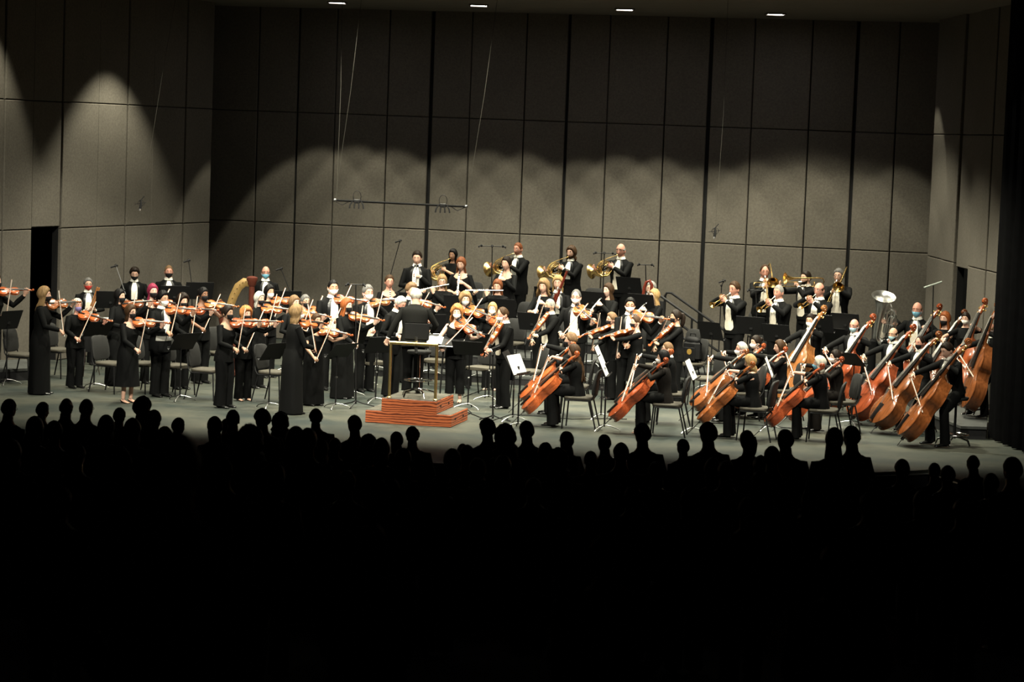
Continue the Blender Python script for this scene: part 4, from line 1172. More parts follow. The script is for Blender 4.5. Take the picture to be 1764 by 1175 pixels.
def mic_stand(px_base, z0, D, top_px, label, boom=None, mics=1, spread=.0, rb=.30, head='cluster'):
    """straight microphone stand: base under base pixel at depth D; pole top at pixel top_px (same depth); optional boom end pixel"""
    b = at_D(px_base[0], px_base[1], D); t = at_D(top_px[0], top_px[1], D)
    base = Vector((b.x, b.y, z0)); e = empty('microphone_stand', base); tag(e, label, 'microphone stand', 'microphone stands on the stage')
    hh = t.z - z0; off = Vector((t.x - b.x, t.y - b.y, 0))
    mb = MB(); mb.tube([(0, 0, .05), Vector((off.x * .5, off.y * .5, hh * .5)), Vector((off.x, off.y, hh))], [.014, .011, .009], 8); mb.build('pole', M_BLKMET, e)
    mb = MB(); mb.tube([Vector((off.x * .5, off.y * .5, hh * .49)), Vector((off.x * .5, off.y * .5, hh * .52))], .02, 8); mb.build('clutch', M_PLASTIC, e)
    for k in range(3):
        a = k * 2 * pi / 3 + .3; mb = MB(); mb.tube([(0, 0, .10), (rb * .35 * cos(a), rb * .35 * sin(a), .06), (rb * cos(a), rb * sin(a), .012)], .010, 6); mb.build('foot', M_BLKMET, e)
    tip = Vector((off.x, off.y, hh))
    if boom:
        q = at_D(boom[0], boom[1], D); tip2 = Vector((q.x - b.x, q.y - b.y, q.z - z0))
        bk = tip + (tip - tip2) * .18
        mb = MB(); mb.tube([bk, tip2], .008, 7); mb.build('boom_arm', M_STEEL if head == 'steel' else M_BLKMET, e)
        mb = MB(); mb.ball(tip, .02, 8, 6); mb.build('swivel', M_PLASTIC, e)
        tip = tip2
    if head == 'pair':
        mb = MB(); mb.tube([tip + Vector((-.16 - spread, 0, -.005)), tip + Vector((.16 + spread, 0, .0))], .008, 7); mb.build('cross_bar', M_BLKMET, e)
        for dx in ([-.12, .12] if not spread else [-.1 - spread, 0, .1 + spread]):
            mb = MB(); mb.tube([tip + Vector((dx, .02, .02)), tip + Vector((dx * 1.25, -.10, -.02))], [.012, .012], 8); m_ = mb.build('microphone', M_PLASTIC, e)
            mb = MB(); mb.ball(tip + Vector((dx, 0, 0)), .024, 8, 6); mb.build('shock_mount', M_PLASTIC, e)
    elif head == 'shotgun':
        mb = MB(); mb.tube([tip + Vector((.14, 0, .05)), tip + Vector((-.16, -.02, -.06))], [.016, .016], 9); mb.build('microphone', mat('grey_mic', (.30, .34, .30), .4, .3), e)
    else:
        mb = MB(); mb.tube([tip + Vector((.03, .0, .015)), tip + Vector((-.09, -.03, -.03))], [.013, .015], 9); mb.build('microphone', M_PLASTIC, e)
        mb = MB(); mb.tube([tip + Vector((.028 * cos(a), .006, .028 * sin(a))) for a in [i * .63 for i in range(10)]], .005, 5, closed=True); mb.build('shock_mount', M_PLASTIC, e)
    return e
# ------------------------------------------------------------------ posing and placing musicians
def dirv(yaw, elev):
    y, e = radians(yaw), radians(elev)
    return Vector((sin(y) * cos(e), -cos(y) * cos(e), sin(e)))

def pose_violin(p, K, s, kind='violin'):
    ax = dirv(p.get('vyaw', 38), p.get('velev', -6)); tilt = radians(p.get('vtilt', 33))
    O = K['chin'] + K['RH'] @ Vector((.012, .012, -.022)) * s - ax * .015
    side = ax.cross(Vector((0, 0, 1))).normalized(); upv = side.cross(ax).normalized()
    n = upv * cos(tilt) + side * sin(tilt)
    M = frame(O - n * .02, ax, n); g = geo(kind)
    nk = M @ g['neck'](p.get('lh', .78))
    r = ax.cross(n)
    arms = {1: dict(grip=nk - n * .012 + r * .012, fdir=(n * .8 + ax * .15 - r * .1), palm=-r, curl=58, pole=(.05, .1, -1))}
    items = [(string_proto(kind, p.get('vcol', 'orange')), M, kind)]
    if p.get('bow', True) is not None:
        Cc = M @ g['contact']
        bh = Vector(p.get('bh', (-.16, -.36, 1.02))) * s
        if p['pose'] == 'sit': bh.z = bh.z
        S = K['S'][-1]; dd = bh - S; lim = .60 * s
        if dd.length > lim: bh = S + dd * (lim / dd.length)
        bd = (Cc - bh)
        items.append((bow_proto('violin'), frame(bh + bd.normalized() * .0, bd, -n), 'bow'))
        arms[-1] = dict(grip=bh + bd.normalized() * .03, fdir=(.5, -.65, -.5), palm=(.45, .45, -.75), curl=72, pole=p.get('rpole', (-.8, .5, -.6)))
    return arms, items

def pose_big(p, K, s, kind):
    g = geo(kind)
    if kind == 'cello': E = Vector(p.get('ep', (-.02, -.98, 0))); Sc = Vector(p.get('scr', (.13, .03, 1.06)))
    else: E = Vector(p.get('ep', (.10, -.95, 0))); Sc = Vector(p.get('scr', (.26, -.12, 1.72)))
    ax = (Sc - E).normalized()
    n = Vector(p.get('nrm', (.16, -.85, .35) if kind == 'cello' else (-.40, -.8, .3)))
    M = frame(E + ax * g['endpin'], ax, n)
    nn = -(M.to_3x3() @ Vector((0, 1, 0))); rr = M.to_3x3() @ Vector((1, 0, 0))
    nk = M @ g['neck'](p.get('lh', .45))
    arms = {1: dict(grip=nk + nn * .035 * g['sc'] ** .3 + rr * .005, fdir=(rr * .9 - ax * .1 + nn * .15), palm=-nn, curl=50, pole=(.9, .35, -.35))}
    Cc = M @ g['contact']
    bh = Vector(p.get('bh', (-.28, -.62, .98) if kind == 'cello' else (-.32, -.62, .98)))
    S = K['S'][-1]; dd = bh - S; lim = .60 * s
    if dd.length > lim: bh = S + dd * (lim / dd.length)
    bd = Cc - bh
    items = [(string_proto(kind, p.get('vcol', 'red')), M, kind if kind != 'bass' else 'double bass'), (bow_proto(kind), frame(bh, bd, -nn), 'bow')]
    arms[-1] = dict(grip=bh + bd.normalized() * .02, fdir=(.25, -.8, -.5), palm=(.35, .4, -.8), curl=66, pole=p.get('rpole', (-.9, .6, -.2)))
    return arms, items

def pose_wind(p, K, s, kind):
    mo = K['mouth']; items = []
    if kind == 'flute':
        d = dirv(p.get('iyaw', -86), p.get('ielev', -5)); f = Vector((0, -.35, 1)); O = mo - d * .12 + Vector((0, .004, .008))
        M = frame(O, d, f); b = Vector((0, -1, 0))
        arms = {1: dict(grip=O + d * .30 + Vector((0, -.012, -.02)), fdir=(-.25, -.1, 1), palm=(-.1, 1, .1), curl=55, pole=(.3, -.6, -.9)),
                -1: dict(grip=O + d * .50 + Vector((0, -.02, -.015)), fdir=(.35, -.6, .55), palm=(.2, .5, -.8), curl=45, pole=(-.7, .1, -.8))}
    elif kind in ('clarinet', 'oboe'):
        d = dirv(p.get('iyaw', 0), p.get('ielev', -58)); f = Vector((0, -1, .5)); O = mo + dirv(p.get('iyaw', 0), 0) * -.012
        M = frame(O, d, f); sd = d.cross(Vector((0, 0, 1))).normalized()
        arms = {1: dict(grip=O + d * .24 - sd * .018, fdir=(-.75, -.45, .25), palm=(-.3, .7, -.4), curl=55, pole=(.7, .2, -.8)),
                -1: dict(grip=O + d * .44 + sd * .018, fdir=(.75, -.45, .2), palm=(.3, .7, -.4), curl=55, pole=(-.7, .2, -.8))}
    elif kind in ('trumpet', 'trombone'):
        d = dirv(p.get('iyaw', 0), p.get('ielev', -10)); sd = d.cross(Vector((0, 0, 1))).normalized(); u = sd.cross(d)
        M = frame(mo - d * .005, d, u)
        if kind == 'trumpet':
            arms = {1: dict(grip=mo + d * .225 - sd * .02 - u * .01, fdir=(-.55, -.6, .4), palm=(-.8, .2, .1), curl=65, pole=(1, .1, -.6)),
                    -1: dict(grip=mo + d * .225 + sd * .02 + u * .035, fdir=(.45, -.75, .1), palm=(.7, .3, -.4), curl=50, pole=(-1, .1, -.6))}
        else:
            arms = {1: dict(grip=mo + d * .10 - sd * .03 - u * .03, fdir=(-.4, -.3, .8), palm=(-.7, -.2, .1), curl=65, pole=(1, .0, -.6)),
                    -1: dict(grip=mo + d * p.get('slide', .32) - u * .03 + sd * .01, fdir=(.2, -.8, .3), palm=(.8, .3, .1), curl=60, pole=(-.8, .1, -.8))}
    elif kind == 'horn':
        sc = .95; R = Matrix.Rotation(radians(p.get('iyaw', 38)), 3, 'Z') @ Matrix.Rotation(radians(p.get('ielev', 0)), 3, 'Y'); tipv = R @ (Vector((.255, -.037, .275)) * sc)
        c = mo - tipv + Vector((0, -.005, 0)); M = Matrix.Translation(c) @ R.to_4x4() @ Matrix.Scale(sc, 4)
        arms = {1: dict(grip=c + R @ Vector((.09, -.055, .06)), fdir=(-.7, -.2, .4), palm=(-.3, .8, -.2), curl=50, pole=(.8, -.3, -.7)),
                -1: dict(grip=c + R @ Vector((-.20, .05, -.02)), fdir=(-.1, -.9, .2), palm=(.6, .1, .4), curl=35, pole=(-.9, .4, -.4))}
    elif kind in ('bassoon', 'contrabassoon'):
        ax = Vector(p.get('iax', (.34, -.12, .93))).normalized()
        M = frame((0, 0, 0), ax, (0, 1, 0)); e_ = Vector((.09, -.22, .90)) if kind == 'bassoon' else Vector((.08, -.26, 1.08))
        O = mo - M.to_3x3() @ e_; M = Matrix.Translation(O) @ M
        arms = {1: dict(grip=M @ Vector((0, .0, .62)), fdir=(-.8, -.2, .2), palm=(-.2, .7, .1), curl=60, pole=(.7, .2, -.8)),
                -1: dict(grip=M @ Vector((0, 0, .25)), fdir=(.6, -.6, .1), palm=(.6, .3, .2), curl=60, pole=(-.7, .4, -.8))}
    elif kind == 'tuba':
        M = Matrix.Translation(Vector((.05, -.27, .56))) @ Matrix.Rotation(radians(p.get('iyaw', 0)), 4, 'Z') @ Matrix.Rotation(radians(24), 4, 'X') @ Matrix.Rotation(radians(10), 4, 'Y')
        arms = {1: dict(grip=M @ Vector((.12, -.05, .45)), fdir=(-.6, -.6, .3), palm=(-.6, .3, 0), curl=50, pole=(.9, .2, -.5)), -1: dict(grip=M @ Vector((-.05, -.09, .46)), fdir=(.5, -.6, -.2), palm=(.4, .5, -.5), curl=45, pole=(-.9, .2, -.3))}
    items = [(wind_proto(kind), M, {'horn': 'french horn'}.get(kind, kind))]
    return arms, items

def pose_free(p, K, s):
    a = p.get('hands', {})
    d = {1: dict(grip=Vector((.20, -.12, .84)) * s, fdir=(.0, -.25, -1), palm=(-1, .2, 0), curl=28, pole=(.6, .8, -.2)),
         -1: dict(grip=Vector((-.20, -.12, .84)) * s, fdir=(.0, -.25, -1), palm=(1, .2, 0), curl=28, pole=(-.6, .8, -.2))}
    for k, v in a.items():
        v = dict(v); v['grip'] = Vector(v['grip']) * s; d[k] = v
    return d, []

GR = {'violin': 'violins', 'viola': 'violas', 'cello': 'cellos', 'double bass': 'double basses', 'french horn': 'french horns', 'trumpet': 'trumpets', 'trombone': 'trombones', 'flute': 'flutes', 'clarinet': 'clarinets', 'oboe': 'oboes', 'bow': 'bows'}
PEOPLE = []
def musician(x, y, who, label, inst=None, fy=None, v=None, h=1.72, z0=0., phi=0., sex='f', pose='stand', group='orchestra musicians', **kw):
    p = dict(sex=sex, pose=pose, outfit='tux' if sex == 'm' else 'blouse', skin='fair', hair='short' if sex == 'm' else 'long', hcol='brown')
    p.update(kw); p['who'] = who
    ph = radians(phi)
    t8 = skeleton(p, .8)['top']; t1 = skeleton(p, 1.)['top']; hair_add = .014 if p['hair'] not in (None, 'bald') else 0.
    def top(s): return t8 + (t1 - t8) * (s - .8) / .2 + hair_add
    off1 = skeleton(p, 1.)['MH'].translation
    rot = Matrix.Rotation(ph, 3, 'Z'); ho = rot @ Vector((off1.x, off1.y, 0))
    if v is not None:
        d = ray(x, y); c = (WALL_A + WALL_B) / 2
        t = ((c - CAM).dot(V) - v) / d.dot(V); hp = CAM + d * t
        s = .8 + .2 * ((hp.z - z0 - hair_add) - t8) / (t1 - t8)
    elif fy is not None:
        fl = on_z(x, fy, z0); D = fl.y + (ho.y if pose == 'stand' else 0)
        hp = at_D(x, y, D); s = .8 + .2 * ((hp.z - z0 - hair_add) - t8) / (t1 - t8)
    else:
        s = h / 1.75
        hp = on_z(x, y, z0 + top(s))
    if not .80 < s < 1.14: print('SCALE', who, round(s, 3))
    s = max(.82, min(1.12, s)); p['s'] = s
    loc = Vector((hp.x - ho.x * s, hp.y - ho.y * s, z0))
    MW = TR(loc, ph)
    K = skeleton(p, s)
    if inst in ('violin', 'viola'): arms, items = pose_violin(p, K, s, inst)
    elif inst in ('cello', 'bass'): arms, items = pose_big(p, K, s, inst)
    elif inst: arms, items = pose_wind(p, K, s, inst)
    else: arms, items = pose_free(p, K, s)
    if -1 not in arms:
        arms[-1] = pose_free(p, K, s)[0][-1]
    if 'hands' in p and inst:
        for k, v in p['hands'].items():
            v = dict(v); v['grip'] = Vector(v['grip']) * s; arms[k] = v
    e, K = person(p, MW, label, arms, group)
    for proto, M, nm in items:
        col = {'orange': 'orange', 'red': 'reddish', 'brown': 'brown', 'amber': 'amber', 'dark': 'dark', 'gold': 'golden brown'}[p.get('vcol', 'red' if inst in ('cello', 'bass') else 'orange')] + ' ' if inst in ('violin', 'viola', 'cello', 'bass') and nm != 'bow' else ''
        lb = (col + nm + ' played by the ' + who) if nm != 'bow' else ((inst if inst != 'bass' else 'double bass') + ' bow held by the ' + who)
        proto.place(MW @ M, lb, nm, GR.get(nm, nm + 's') + ' of the orchestra')
    if pose == 'sit':
        CHAIR.place(MW @ Matrix.Translation((0, .05, 0)), 'black chair under the seated ' + who, 'chair', 'orchestra chairs')
    if p.get('v_', v) is not None and pose == 'stand':
        CHAIR.place(MW @ Matrix.Translation((.03, .56, 0)), 'black chair behind the standing ' + who, 'chair', 'orchestra chairs')
    PEOPLE.append((who, loc, phi))
    return e, MW, s
# ------------------------------------------------------------------ first and second violins (left)
vg = dict(inst='violin')
mu = musician
mu(-9, 470, 'violinist cut off by the left edge', 'violinist in black mostly cut off by the left edge of the picture', 'violin', fy=655, phi=70, hair='long', hcol='brown', mask='black', vcol='orange', velev=2)
mu(76, 493, 'leftmost violinist in full view', 'leftmost fully visible violinist, side-on in floor-length black, violin raised', 'violin', fy=679, phi=88, hair='wavy', hcol='dblond', mask='black', lower='skirt', flare=.1, hem=.02, vcol='brown', velev=3, bh=(-.10, -.40, 1.0), vtilt=50)
mu(133, 514, 'violinist in the purple mask', 'violinist in purple mask and loose black top', 'violin', fy=668, phi=42, hair='bob', hcol='silver', mask='purple', skin='ruddy', w=1.12, velev=-10, bh=(-.17, -.38, .95), loose=1.2)
mu(206, 497, 'violinist in the high black collar', 'violinist in high-collared black and black mask behind the knee-length dress', 'violin', fy=664, phi=62, hair='long', hcol='black', mask='black', neck='high', vcol='dark', velev=8, lower='skirt', flare=.3)
mu(225, 524, 'violinist in the knee-length dress', 'violinist in black knee-length dress and heels with black mask', 'violin', fy=694, phi=55, hair='bob', hcol='brown', mask='black', outfit='dress', neck='scoop', lower='skirt', hem=.30, flare=.5, heels=True, vcol='orange', velev=-2, bh=(-.15, -.42, .92), glasses=True)
mu(263, 488, 'violinist behind the silver sash', 'violinist in scoop-necked black and black mask behind the silver sash', 'violin', fy=660, phi=30, hair='long', hcol='magenta', mask='black', neck='scoop', skin='pale', vcol='red')
mu(281, 501, 'violinist with white mask and silver sash', 'violinist in black tuxedo with white mask and silver waistband', 'violin', fy=683, phi=45, sex='m', hair='fluffy', hcol='black', skin='tan', mask='white', velev=0, vcol='orange', bh=(-.10, -.40, 1.05), sash=True)
mu(315, 506, 'violinist right of the silver sash', 'violinist in black mask just right of the silver waistband, bow held low', 'violin', fy=670, phi=40, hair='curly', hcol='dark', mask='black', velev=2, vcol='red', bh=(-.02, -.42, .92))
mu(350, 494, 'violinist next to the harp', 'violinist in short black sleeves and black mask just left of the harp', 'violin', fy=660, phi=45, hair='bun', hcol='black', skin='brown', mask='black', sleeve='short', velev=-4, vcol='amber', bh=(-.22, -.36, .98), neck='scoop')
mu(392, 525, 'front violinist below the harp', 'violinist in scoop-necked wide-trousered black at the front below the harp', 'violin', fy=702, phi=58, hair='bun', hcol='dark', skin='olive', mask='black', neck='scoop', w=1.08, velev=2, vcol='red', bh=(-.12, -.38, .98), wide=1.45)
mu(424, 528, 'violinist half hidden below the harp', 'violinist in black mask half hidden behind the front violinist below the harp', 'violin', fy=690, phi=40, hair='curly', hcol='ginger', mask='black', velev=4, vcol='orange', bh=(-.20, -.36, .95), heels=True)
mu(447, 502, 'violinist in front of the timpanist', 'violinist in high-necked black and black mask in front of the blue-masked timpanist', 'violin', fy=668, phi=50, hair='bob', hcol='silver', mask='black', neck='high', velev=-4, vcol='orange', bh=(-.12, -.36, 1.0), hsc=1.03)
mu(464, 490, 'white-masked violinist beside the timpanist', 'violinist in white mask raising the instrument just below the blue-masked timpanist', 'violin', fy=650, phi=40, hair='bob', hcol='black', mask='white', velev=4, vcol='orange', skin='olive', bh=(-.16, -.38, 1.02))
mu(507, 508, 'violinist behind the sheer sleeves', 'violinist in black mask tucked directly behind the sheer-sleeved violinist', 'violin', fy=680, phi=45, hair='long', hcol='lbrown', mask='black', vcol='orange')
mu(526, 507, 'violinist in glasses behind the sheer sleeves', 'violinist in glasses and black mask behind the sheer-sleeved violinist', 'violin', fy=663, phi=35, sex='m', hair='short', hcol='dgrey', mask='black', glasses=True, outfit='blouse', skin='olive', vcol='orange', velev=2)
mu(511, 524, 'violinist in sheer sleeves', 'violinist in sheer black sleeves and long skirt at the front, back to camera', 'violin', fy=713, phi=115, hair='bob', hcol='dblond', mask='white', lower='skirt', hem=.02, flare=.35, ccol='blackg', vcol='orange', velev=-4, vyaw=20, bh=(-.02, -.38, 1.0))
mu(545, 540, 'front violinist in short sleeves', 'violinist in short-sleeved long black dress and black mask at the front', 'violin', fy=698, phi=38, hair='long', hcol='brown', mask='black', sleeve='short', neck='scoop', lower='skirt', hem=.03, flare=.3, skin='olive', velev=-8, vcol='orange', bh=(-.18, -.36, .85))
mu(574, 481, 'white-masked violinist in rear tailcoat', 'violinist in tailcoat and white mask standing tallest behind the first violins', 'violin', h=1.82, phi=20, sex='m', hair='crop', hcol='black', skin='tan', mask='white', outfit='tailcoat', beard=False, vyaw=60, velev=-4, vcol='red', bh=(-.05, -.34, 1.10))
mu(597, 513, 'violinist in plain floor-length black', 'violinist in high-necked floor-length black and black mask, violin level', 'violin', fy=686, phi=55, hair='long', hcol='red', mask='black', lower='skirt', hem=.02, flare=.45, skin='pale', velev=-8, vcol='orange', bh=(-.14, -.42, .92), neck='high')
mu(634, 490, 'white-masked violinist left of the conductor', 'violinist in tailcoat and white mask left of the conductor, violin raised', 'violin', h=1.76, phi=30, sex='m', hair='short', hcol='dgrey', skin='ruddy', mask='white', outfit='tailcoat', vyaw=55, velev=8, vcol='brown', bh=(-.05, -.36, 1.0), w=1.08)
mu(690, 509, 'violinist bent beside the conductor', 'violinist in tuxedo and black mask bent forward just left of the conductor', 'violin', fy=684, phi=48, sex='m', hair='short', hcol='silver', skin='ruddy', mask='black', vcol='dark', lean=12, head=(0, 15, 0), velev=-15)
mu(709, 487, 'violinist behind the conductor', 'violinist in tuxedo almost hidden behind the conductor', 'violin', h=1.72, phi=30, sex='m', hair='curlyshort', hcol='lbrown', vyaw=62, velev=-12, vcol='orange', lean=6)
# ------------------------------------------------------------------ percussion and harp side
mu(152, 478, 'percussionist in the red mask', 'percussionist in tailcoat and red mask holding a wooden clapper at left rear', None, fy=628, phi=18, sex='m', hair='short', hcol='dgrey', mask='red', outfit='tailcoat', glasses=True, hands={1: dict(grip=(.06, -.32, 1.13), fdir=(-.6, -.6, .1), palm=(-.3, .3, .6), curl=45, pole=(.8, .3, -.8)), -1: dict(grip=(-.02, -.32, 1.11), fdir=(.8, -.4, .1), palm=(.2, .3, .6), curl=45, pole=(-.8, .3, -.8))})
mu(232, 460, 'percussionist looking down', 'percussionist in tuxedo and black mask at left rear, looking down', None, fy=612, phi=12, sex='m', hair='fluffy', hcol='dark', mask='black', head=(0, 12, 0), hands={1: dict(grip=(.14, -.34, 1.05), palm=(0, 0, -1), curl=40, pole=(.8, .3, -.8)), -1: dict(grip=(-.14, -.34, 1.05), palm=(0, 0, -1), curl=40, pole=(-.8, .3, -.8))})
mu(291, 456, 'percussionist nearest the corner', 'percussionist in tuxedo and black mask standing upright nearest the dark corner', None, fy=612, phi=14, sex='m', hair='crop', hcol='lbrown', skin='ruddy', mask='black', hands={1: dict(grip=(.16, -.34, 1.08), palm=(0, 0, -1), curl=40, pole=(.8, .3, -.8)), -1: dict(grip=(-.14, -.34, 1.05), palm=(0, 0, -1), curl=40, pole=(-.8, .3, -.8))})
mu(458, 459, 'blue-masked timpanist', 'timpanist in tuxedo and light blue mask behind the harp', None, fy=612, phi=8, sex='m', hair='bald', hcol='lbrown', skin='ruddy', mask='blue', glasses=True)
# ------------------------------------------------------------------ woodwinds
mu(671, 473, 'wind player left of the conductor', 'wind player in glasses and scoop-necked black left of the conductor', 'oboe', z0=Z1, v=5.60, phi=12, hair='short', hcol='brown', glasses=True, neck='scoop', skin='ruddy', ielev=-70)
mu(719, 431, 'clarinettist in tuxedo', 'clarinettist in tuxedo standing behind the conductor', 'clarinet', z0=Z2, v=4.00, phi=-5, sex='m', hair='short', hcol='dark', ielev=-66, tie='black', head=(0, 10, 0))
mu(795, 442, 'clarinettist in a black V-neck', 'clarinettist in black V-neck top right of the tuxedoed clarinettist', 'clarinet', z0=Z2, v=3.95, phi=-14, hair='long', hcol='auburn', neck='scoop', ielev=-76, head=(0, 12, 0), sleeve='elbow')
mu(873, 441, 'clarinettist below the tallest horn player', 'clarinettist in scoop-necked black just below the tallest horn player', 'clarinet', z0=Z2, v=3.90, phi=-28, hair='bun', hcol='dark', neck='scoop', ielev=-52, outfit='blouse')
mu(762, 472, 'flutist nearest the conductor', 'flutist in glasses and black nearest the conductor, flute pointing left', 'flute', z0=Z1, v=5.50, phi=12, hair='long', hcol='dblond', iyaw=-84, ielev=-12, glasses=True, head=(-8, 6, 0))
mu(858, 480, 'flutist holding the flute level', 'flutist in black holding a silver flute level, below the clarinets', 'flute', z0=Z1, v=5.45, phi=-22, hair='long', hcol='auburn', iyaw=-70, ielev=-2, head=(8, 10, 0))
mu(937, 481, 'oboist in short sleeves', 'oboist in elbow-length black sleeves in front of the bassoonist', 'oboe', z0=Z1, v=5.30, phi=-20, hair='curly', hcol='dblond', ielev=-52, sleeve='elbow')
mu(962, 474, 'bassoonist', 'seated bassoonist in tuxedo behind the red-brown bassoon', 'bassoon', z0=Z2, v=3.95, pose='sit', phi=-10, hair='bob', hcol='blond', sex='f', outfit='tux')
mu(1049, 487, 'oboist facing left', 'oboist in long-sleeved black facing left below the rightmost horn player', 'oboe', z0=Z1, v=5.30, phi=-48, hair='long', hcol='brown', ielev=-42, skin='pale', ccol='blackg')
mu(1128, 497, 'wind player by the stair rail', 'wind player in long-sleeved black facing left by the stair rail', 'oboe', z0=Z1, v=5.30, phi=-58, hair='long', hcol='blond', ielev=-40, skin='pale')
mu(1122, 484, 'contrabassoonist', 'contrabassoonist in tuxedo almost hidden behind the wind player by the stairs', 'contrabassoon', z0=Z2, v=3.95, pose='sit', phi=-15, sex='m', hair='short', hcol='grey', iax=(.10, -.02, 1))
# ------------------------------------------------------------------ horns
mu(781, 428, 'leftmost horn player', 'leftmost horn player in elbow-length black sleeves', 'horn', z0=Z3, v=2.20, phi=-25, hair='long', hcol='black', skin='tan', sleeve='elbow')
mu(893, 417, 'tallest horn player', 'horn player in tuxedo second from left, highest head of the orchestra', 'horn', z0=Z3, v=2.00, phi=-35, sex='m', hair='crop', hcol='auburn', skin='ruddy', w=1.12, ccol='black')
mu(985, 423, 'third horn player from left', 'third horn player from left, in a tuxedo', 'horn', z0=Z3, v=2.10, phi=-32, sex='m', hair='shaggy', hcol='brown', beard=True)
mu(1070, 420, 'rightmost horn player', 'rightmost horn player in tailcoat and glasses', 'horn', z0=Z3, v=2.10, phi=-28, sex='m', hair='bald', hcol='grey', outfit='tailcoat', glasses=True, skin='ruddy')
# ------------------------------------------------------------------ violas
mu(788, 525, 'violist in sleeveless black', 'violist in sleeveless black and white mask right of the podium', 'viola', fy=693, phi=-5, hair='curly', hcol='ginger', mask='white', sleeve='none', neck='scoop', skin='pale', lcol='black', cropped=True, heels=True, velev=-18, vyaw=52, vcol='red', bh=(-.24, -.34, .96))
mu(802, 503, 'violist in the patterned mask', 'violist in black-and-white patterned mask behind the sleeveless violist', 'viola', h=1.62, phi=10, hair='curly', hcol='dblond', mask='pattern', velev=-10, vcol='orange')
mu(849, 520, 'white-masked violist in scoop-necked black', 'violist in scoop-necked black and white mask behind the front tailcoat violist', 'viola', fy=672, phi=-8, hair='long', hcol='blond', mask='white', neck='scoop', velev=-20, vcol='orange', bh=(-.16, -.32, .92), heels=True, skin='pale')
mu(867, 528, 'front violist in tailcoat', 'violist in tailcoat and white mask at the front, viola pointing down', 'viola', fy=703, phi=-62, sex='m', hair='receding', hcol='brown', mask='white', outfit='tailcoat', skin='ruddy', velev=-48, vyaw=20, vtilt=55, vcol='orange', bh=(-.10, -.36, .90), head=(0, 12, 0))
mu(948, 514, 'violist in tailcoat and black mask', 'violist in tailcoat and black mask, viola angled down', 'viola', fy=676, phi=-55, sex='m', hair='crop', hcol='grey', mask='black', outfit='tailcoat', glasses=True, velev=-38, vyaw=18, vtilt=55, vcol='orange', bh=(-.14, -.36, .88), skin='olive')
mu(993, 498, 'violist in white waistcoat', 'violist in white waistcoat and white mask facing the audience', 'viola', h=1.75, phi=-12, sex='m', hair='receding', hcol='dgrey', mask='white', outfit='tailcoat', glasses=True, velev=-22, vyaw=48, vtilt=30, vcol='orange', bh=(-.18, -.34, .96))
mu(1054, 545, 'violist in glasses facing left', 'violist in glasses and black mask facing left at the front of the violas', 'viola', fy=688, phi=-68, hair='fluffy', hcol='lbrown', mask='black', glasses=True, velev=-14, vyaw=15, vtilt=35, vcol='orange', bh=(-.20, -.36, .98))
mu(1096, 543, 'violist in lace sleeves', 'violist in sheer-sleeved black dress and black mask facing left', 'viola', fy=695, phi=-72, hair='short', hcol='brown', mask='black', neck='scoop', ccol='black', velev=-12, vyaw=12, vtilt=35, vcol='orange', bh=(-.16, -.36, .90), lower='skirt', hem=.45)
mu(1086, 512, 'white-masked violist with glasses', 'violist in tuxedo with glasses and white mask behind the left-facing violists', 'viola', h=1.72, phi=-2, sex='m', hair='short', hcol='black', skin='tan', mask='white', glasses=True, velev=-4, vyaw=80, vtilt=50, vcol='orange', bh=(-.05, -.40, .95))
mu(1165, 533, 'violist nearest the stairs', 'violist in black and black mask facing left nearest the stairs', 'viola', fy=694, phi=-70, hair='pony', hcol='dark', mask='black', skin='olive', velev=-30, vyaw=25, vtilt=50, vcol='orange', bh=(-.20, -.40, .96), neck='round')
# ------------------------------------------------------------------ cellos
cs = dict(pose='sit', lean=4)
mu(984, 573, 'cellist behind the leftmost front cellist', 'cellist in tuxedo and black mask behind the leftmost front cellist', 'cello', fy=716, phi=-94, sex='m', hair='curlyshort', hcol='lbrown', mask='black', vcol='orange', outfit='tux', bh=(-.34, -.60, 1.05), **cs)
mu(990, 593, 'leftmost front cellist', 'leftmost front cellist in wide black trousers and short sleeves', 'cello', fy=737, phi=-100, hair='wavy', hcol='brown', wide=1.5, sleeve='elbow', vcol='orange', bh=(-.32, -.58, 1.02), head=(0, 8, 0), **cs)
mu(1151, 588, 'cellist behind the lace sleeves', 'cellist in tuxedo and white mask behind the lace-sleeved cellist', 'cello', fy=730, phi=-92, sex='m', hair='crop', hcol='lbrown', mask='white', vcol='orange', bh=(-.30, -.55, 1.0), **cs)
mu(1143, 612, 'cellist in lace sleeves', 'cellist in lace sleeves and white mask at the front', 'cello', fy=750, phi=-98, hair='bob', hcol='black', mask='white', vcol='red', ccol='lace', bh=(-.30, -.56, .98), wide=1.3, heels=True, lcol='black', **cs)
mu(1303, 577, 'rearmost cellist', 'cellist in black and white mask farthest back below the trumpets', 'cello', fy=715, phi=-62, hair='bun', hcol='dark', mask='white', vcol='red', **cs)
mu(1278, 592, 'cellist in tuxedo and glasses', 'cellist in tuxedo, glasses and white mask', 'cello', fy=728, phi=-84, sex='m', hair='short', hcol='silver', skin='ruddy', mask='white', glasses=True, vcol='brown', outfit='tux', **cs)
mu(1293, 625, 'front cellist turned away', 'front cellist in scoop-necked black turned away, below the trumpets', 'cello', fy=757, phi=-108, hair='bob', hcol='blond', vcol='amber', sleeve='elbow', neck='scoop', bh=(-.34, -.60, .95), head=(-10, 10, 0), **cs)
mu(1344, 588, 'cellist below the middle trumpet', 'cellist in glasses and scoop-necked black below the middle trumpet', 'cello', fy=722, phi=-80, hair='bob', hcol='brown', glasses=True, vcol='red', neck='scoop', **cs)
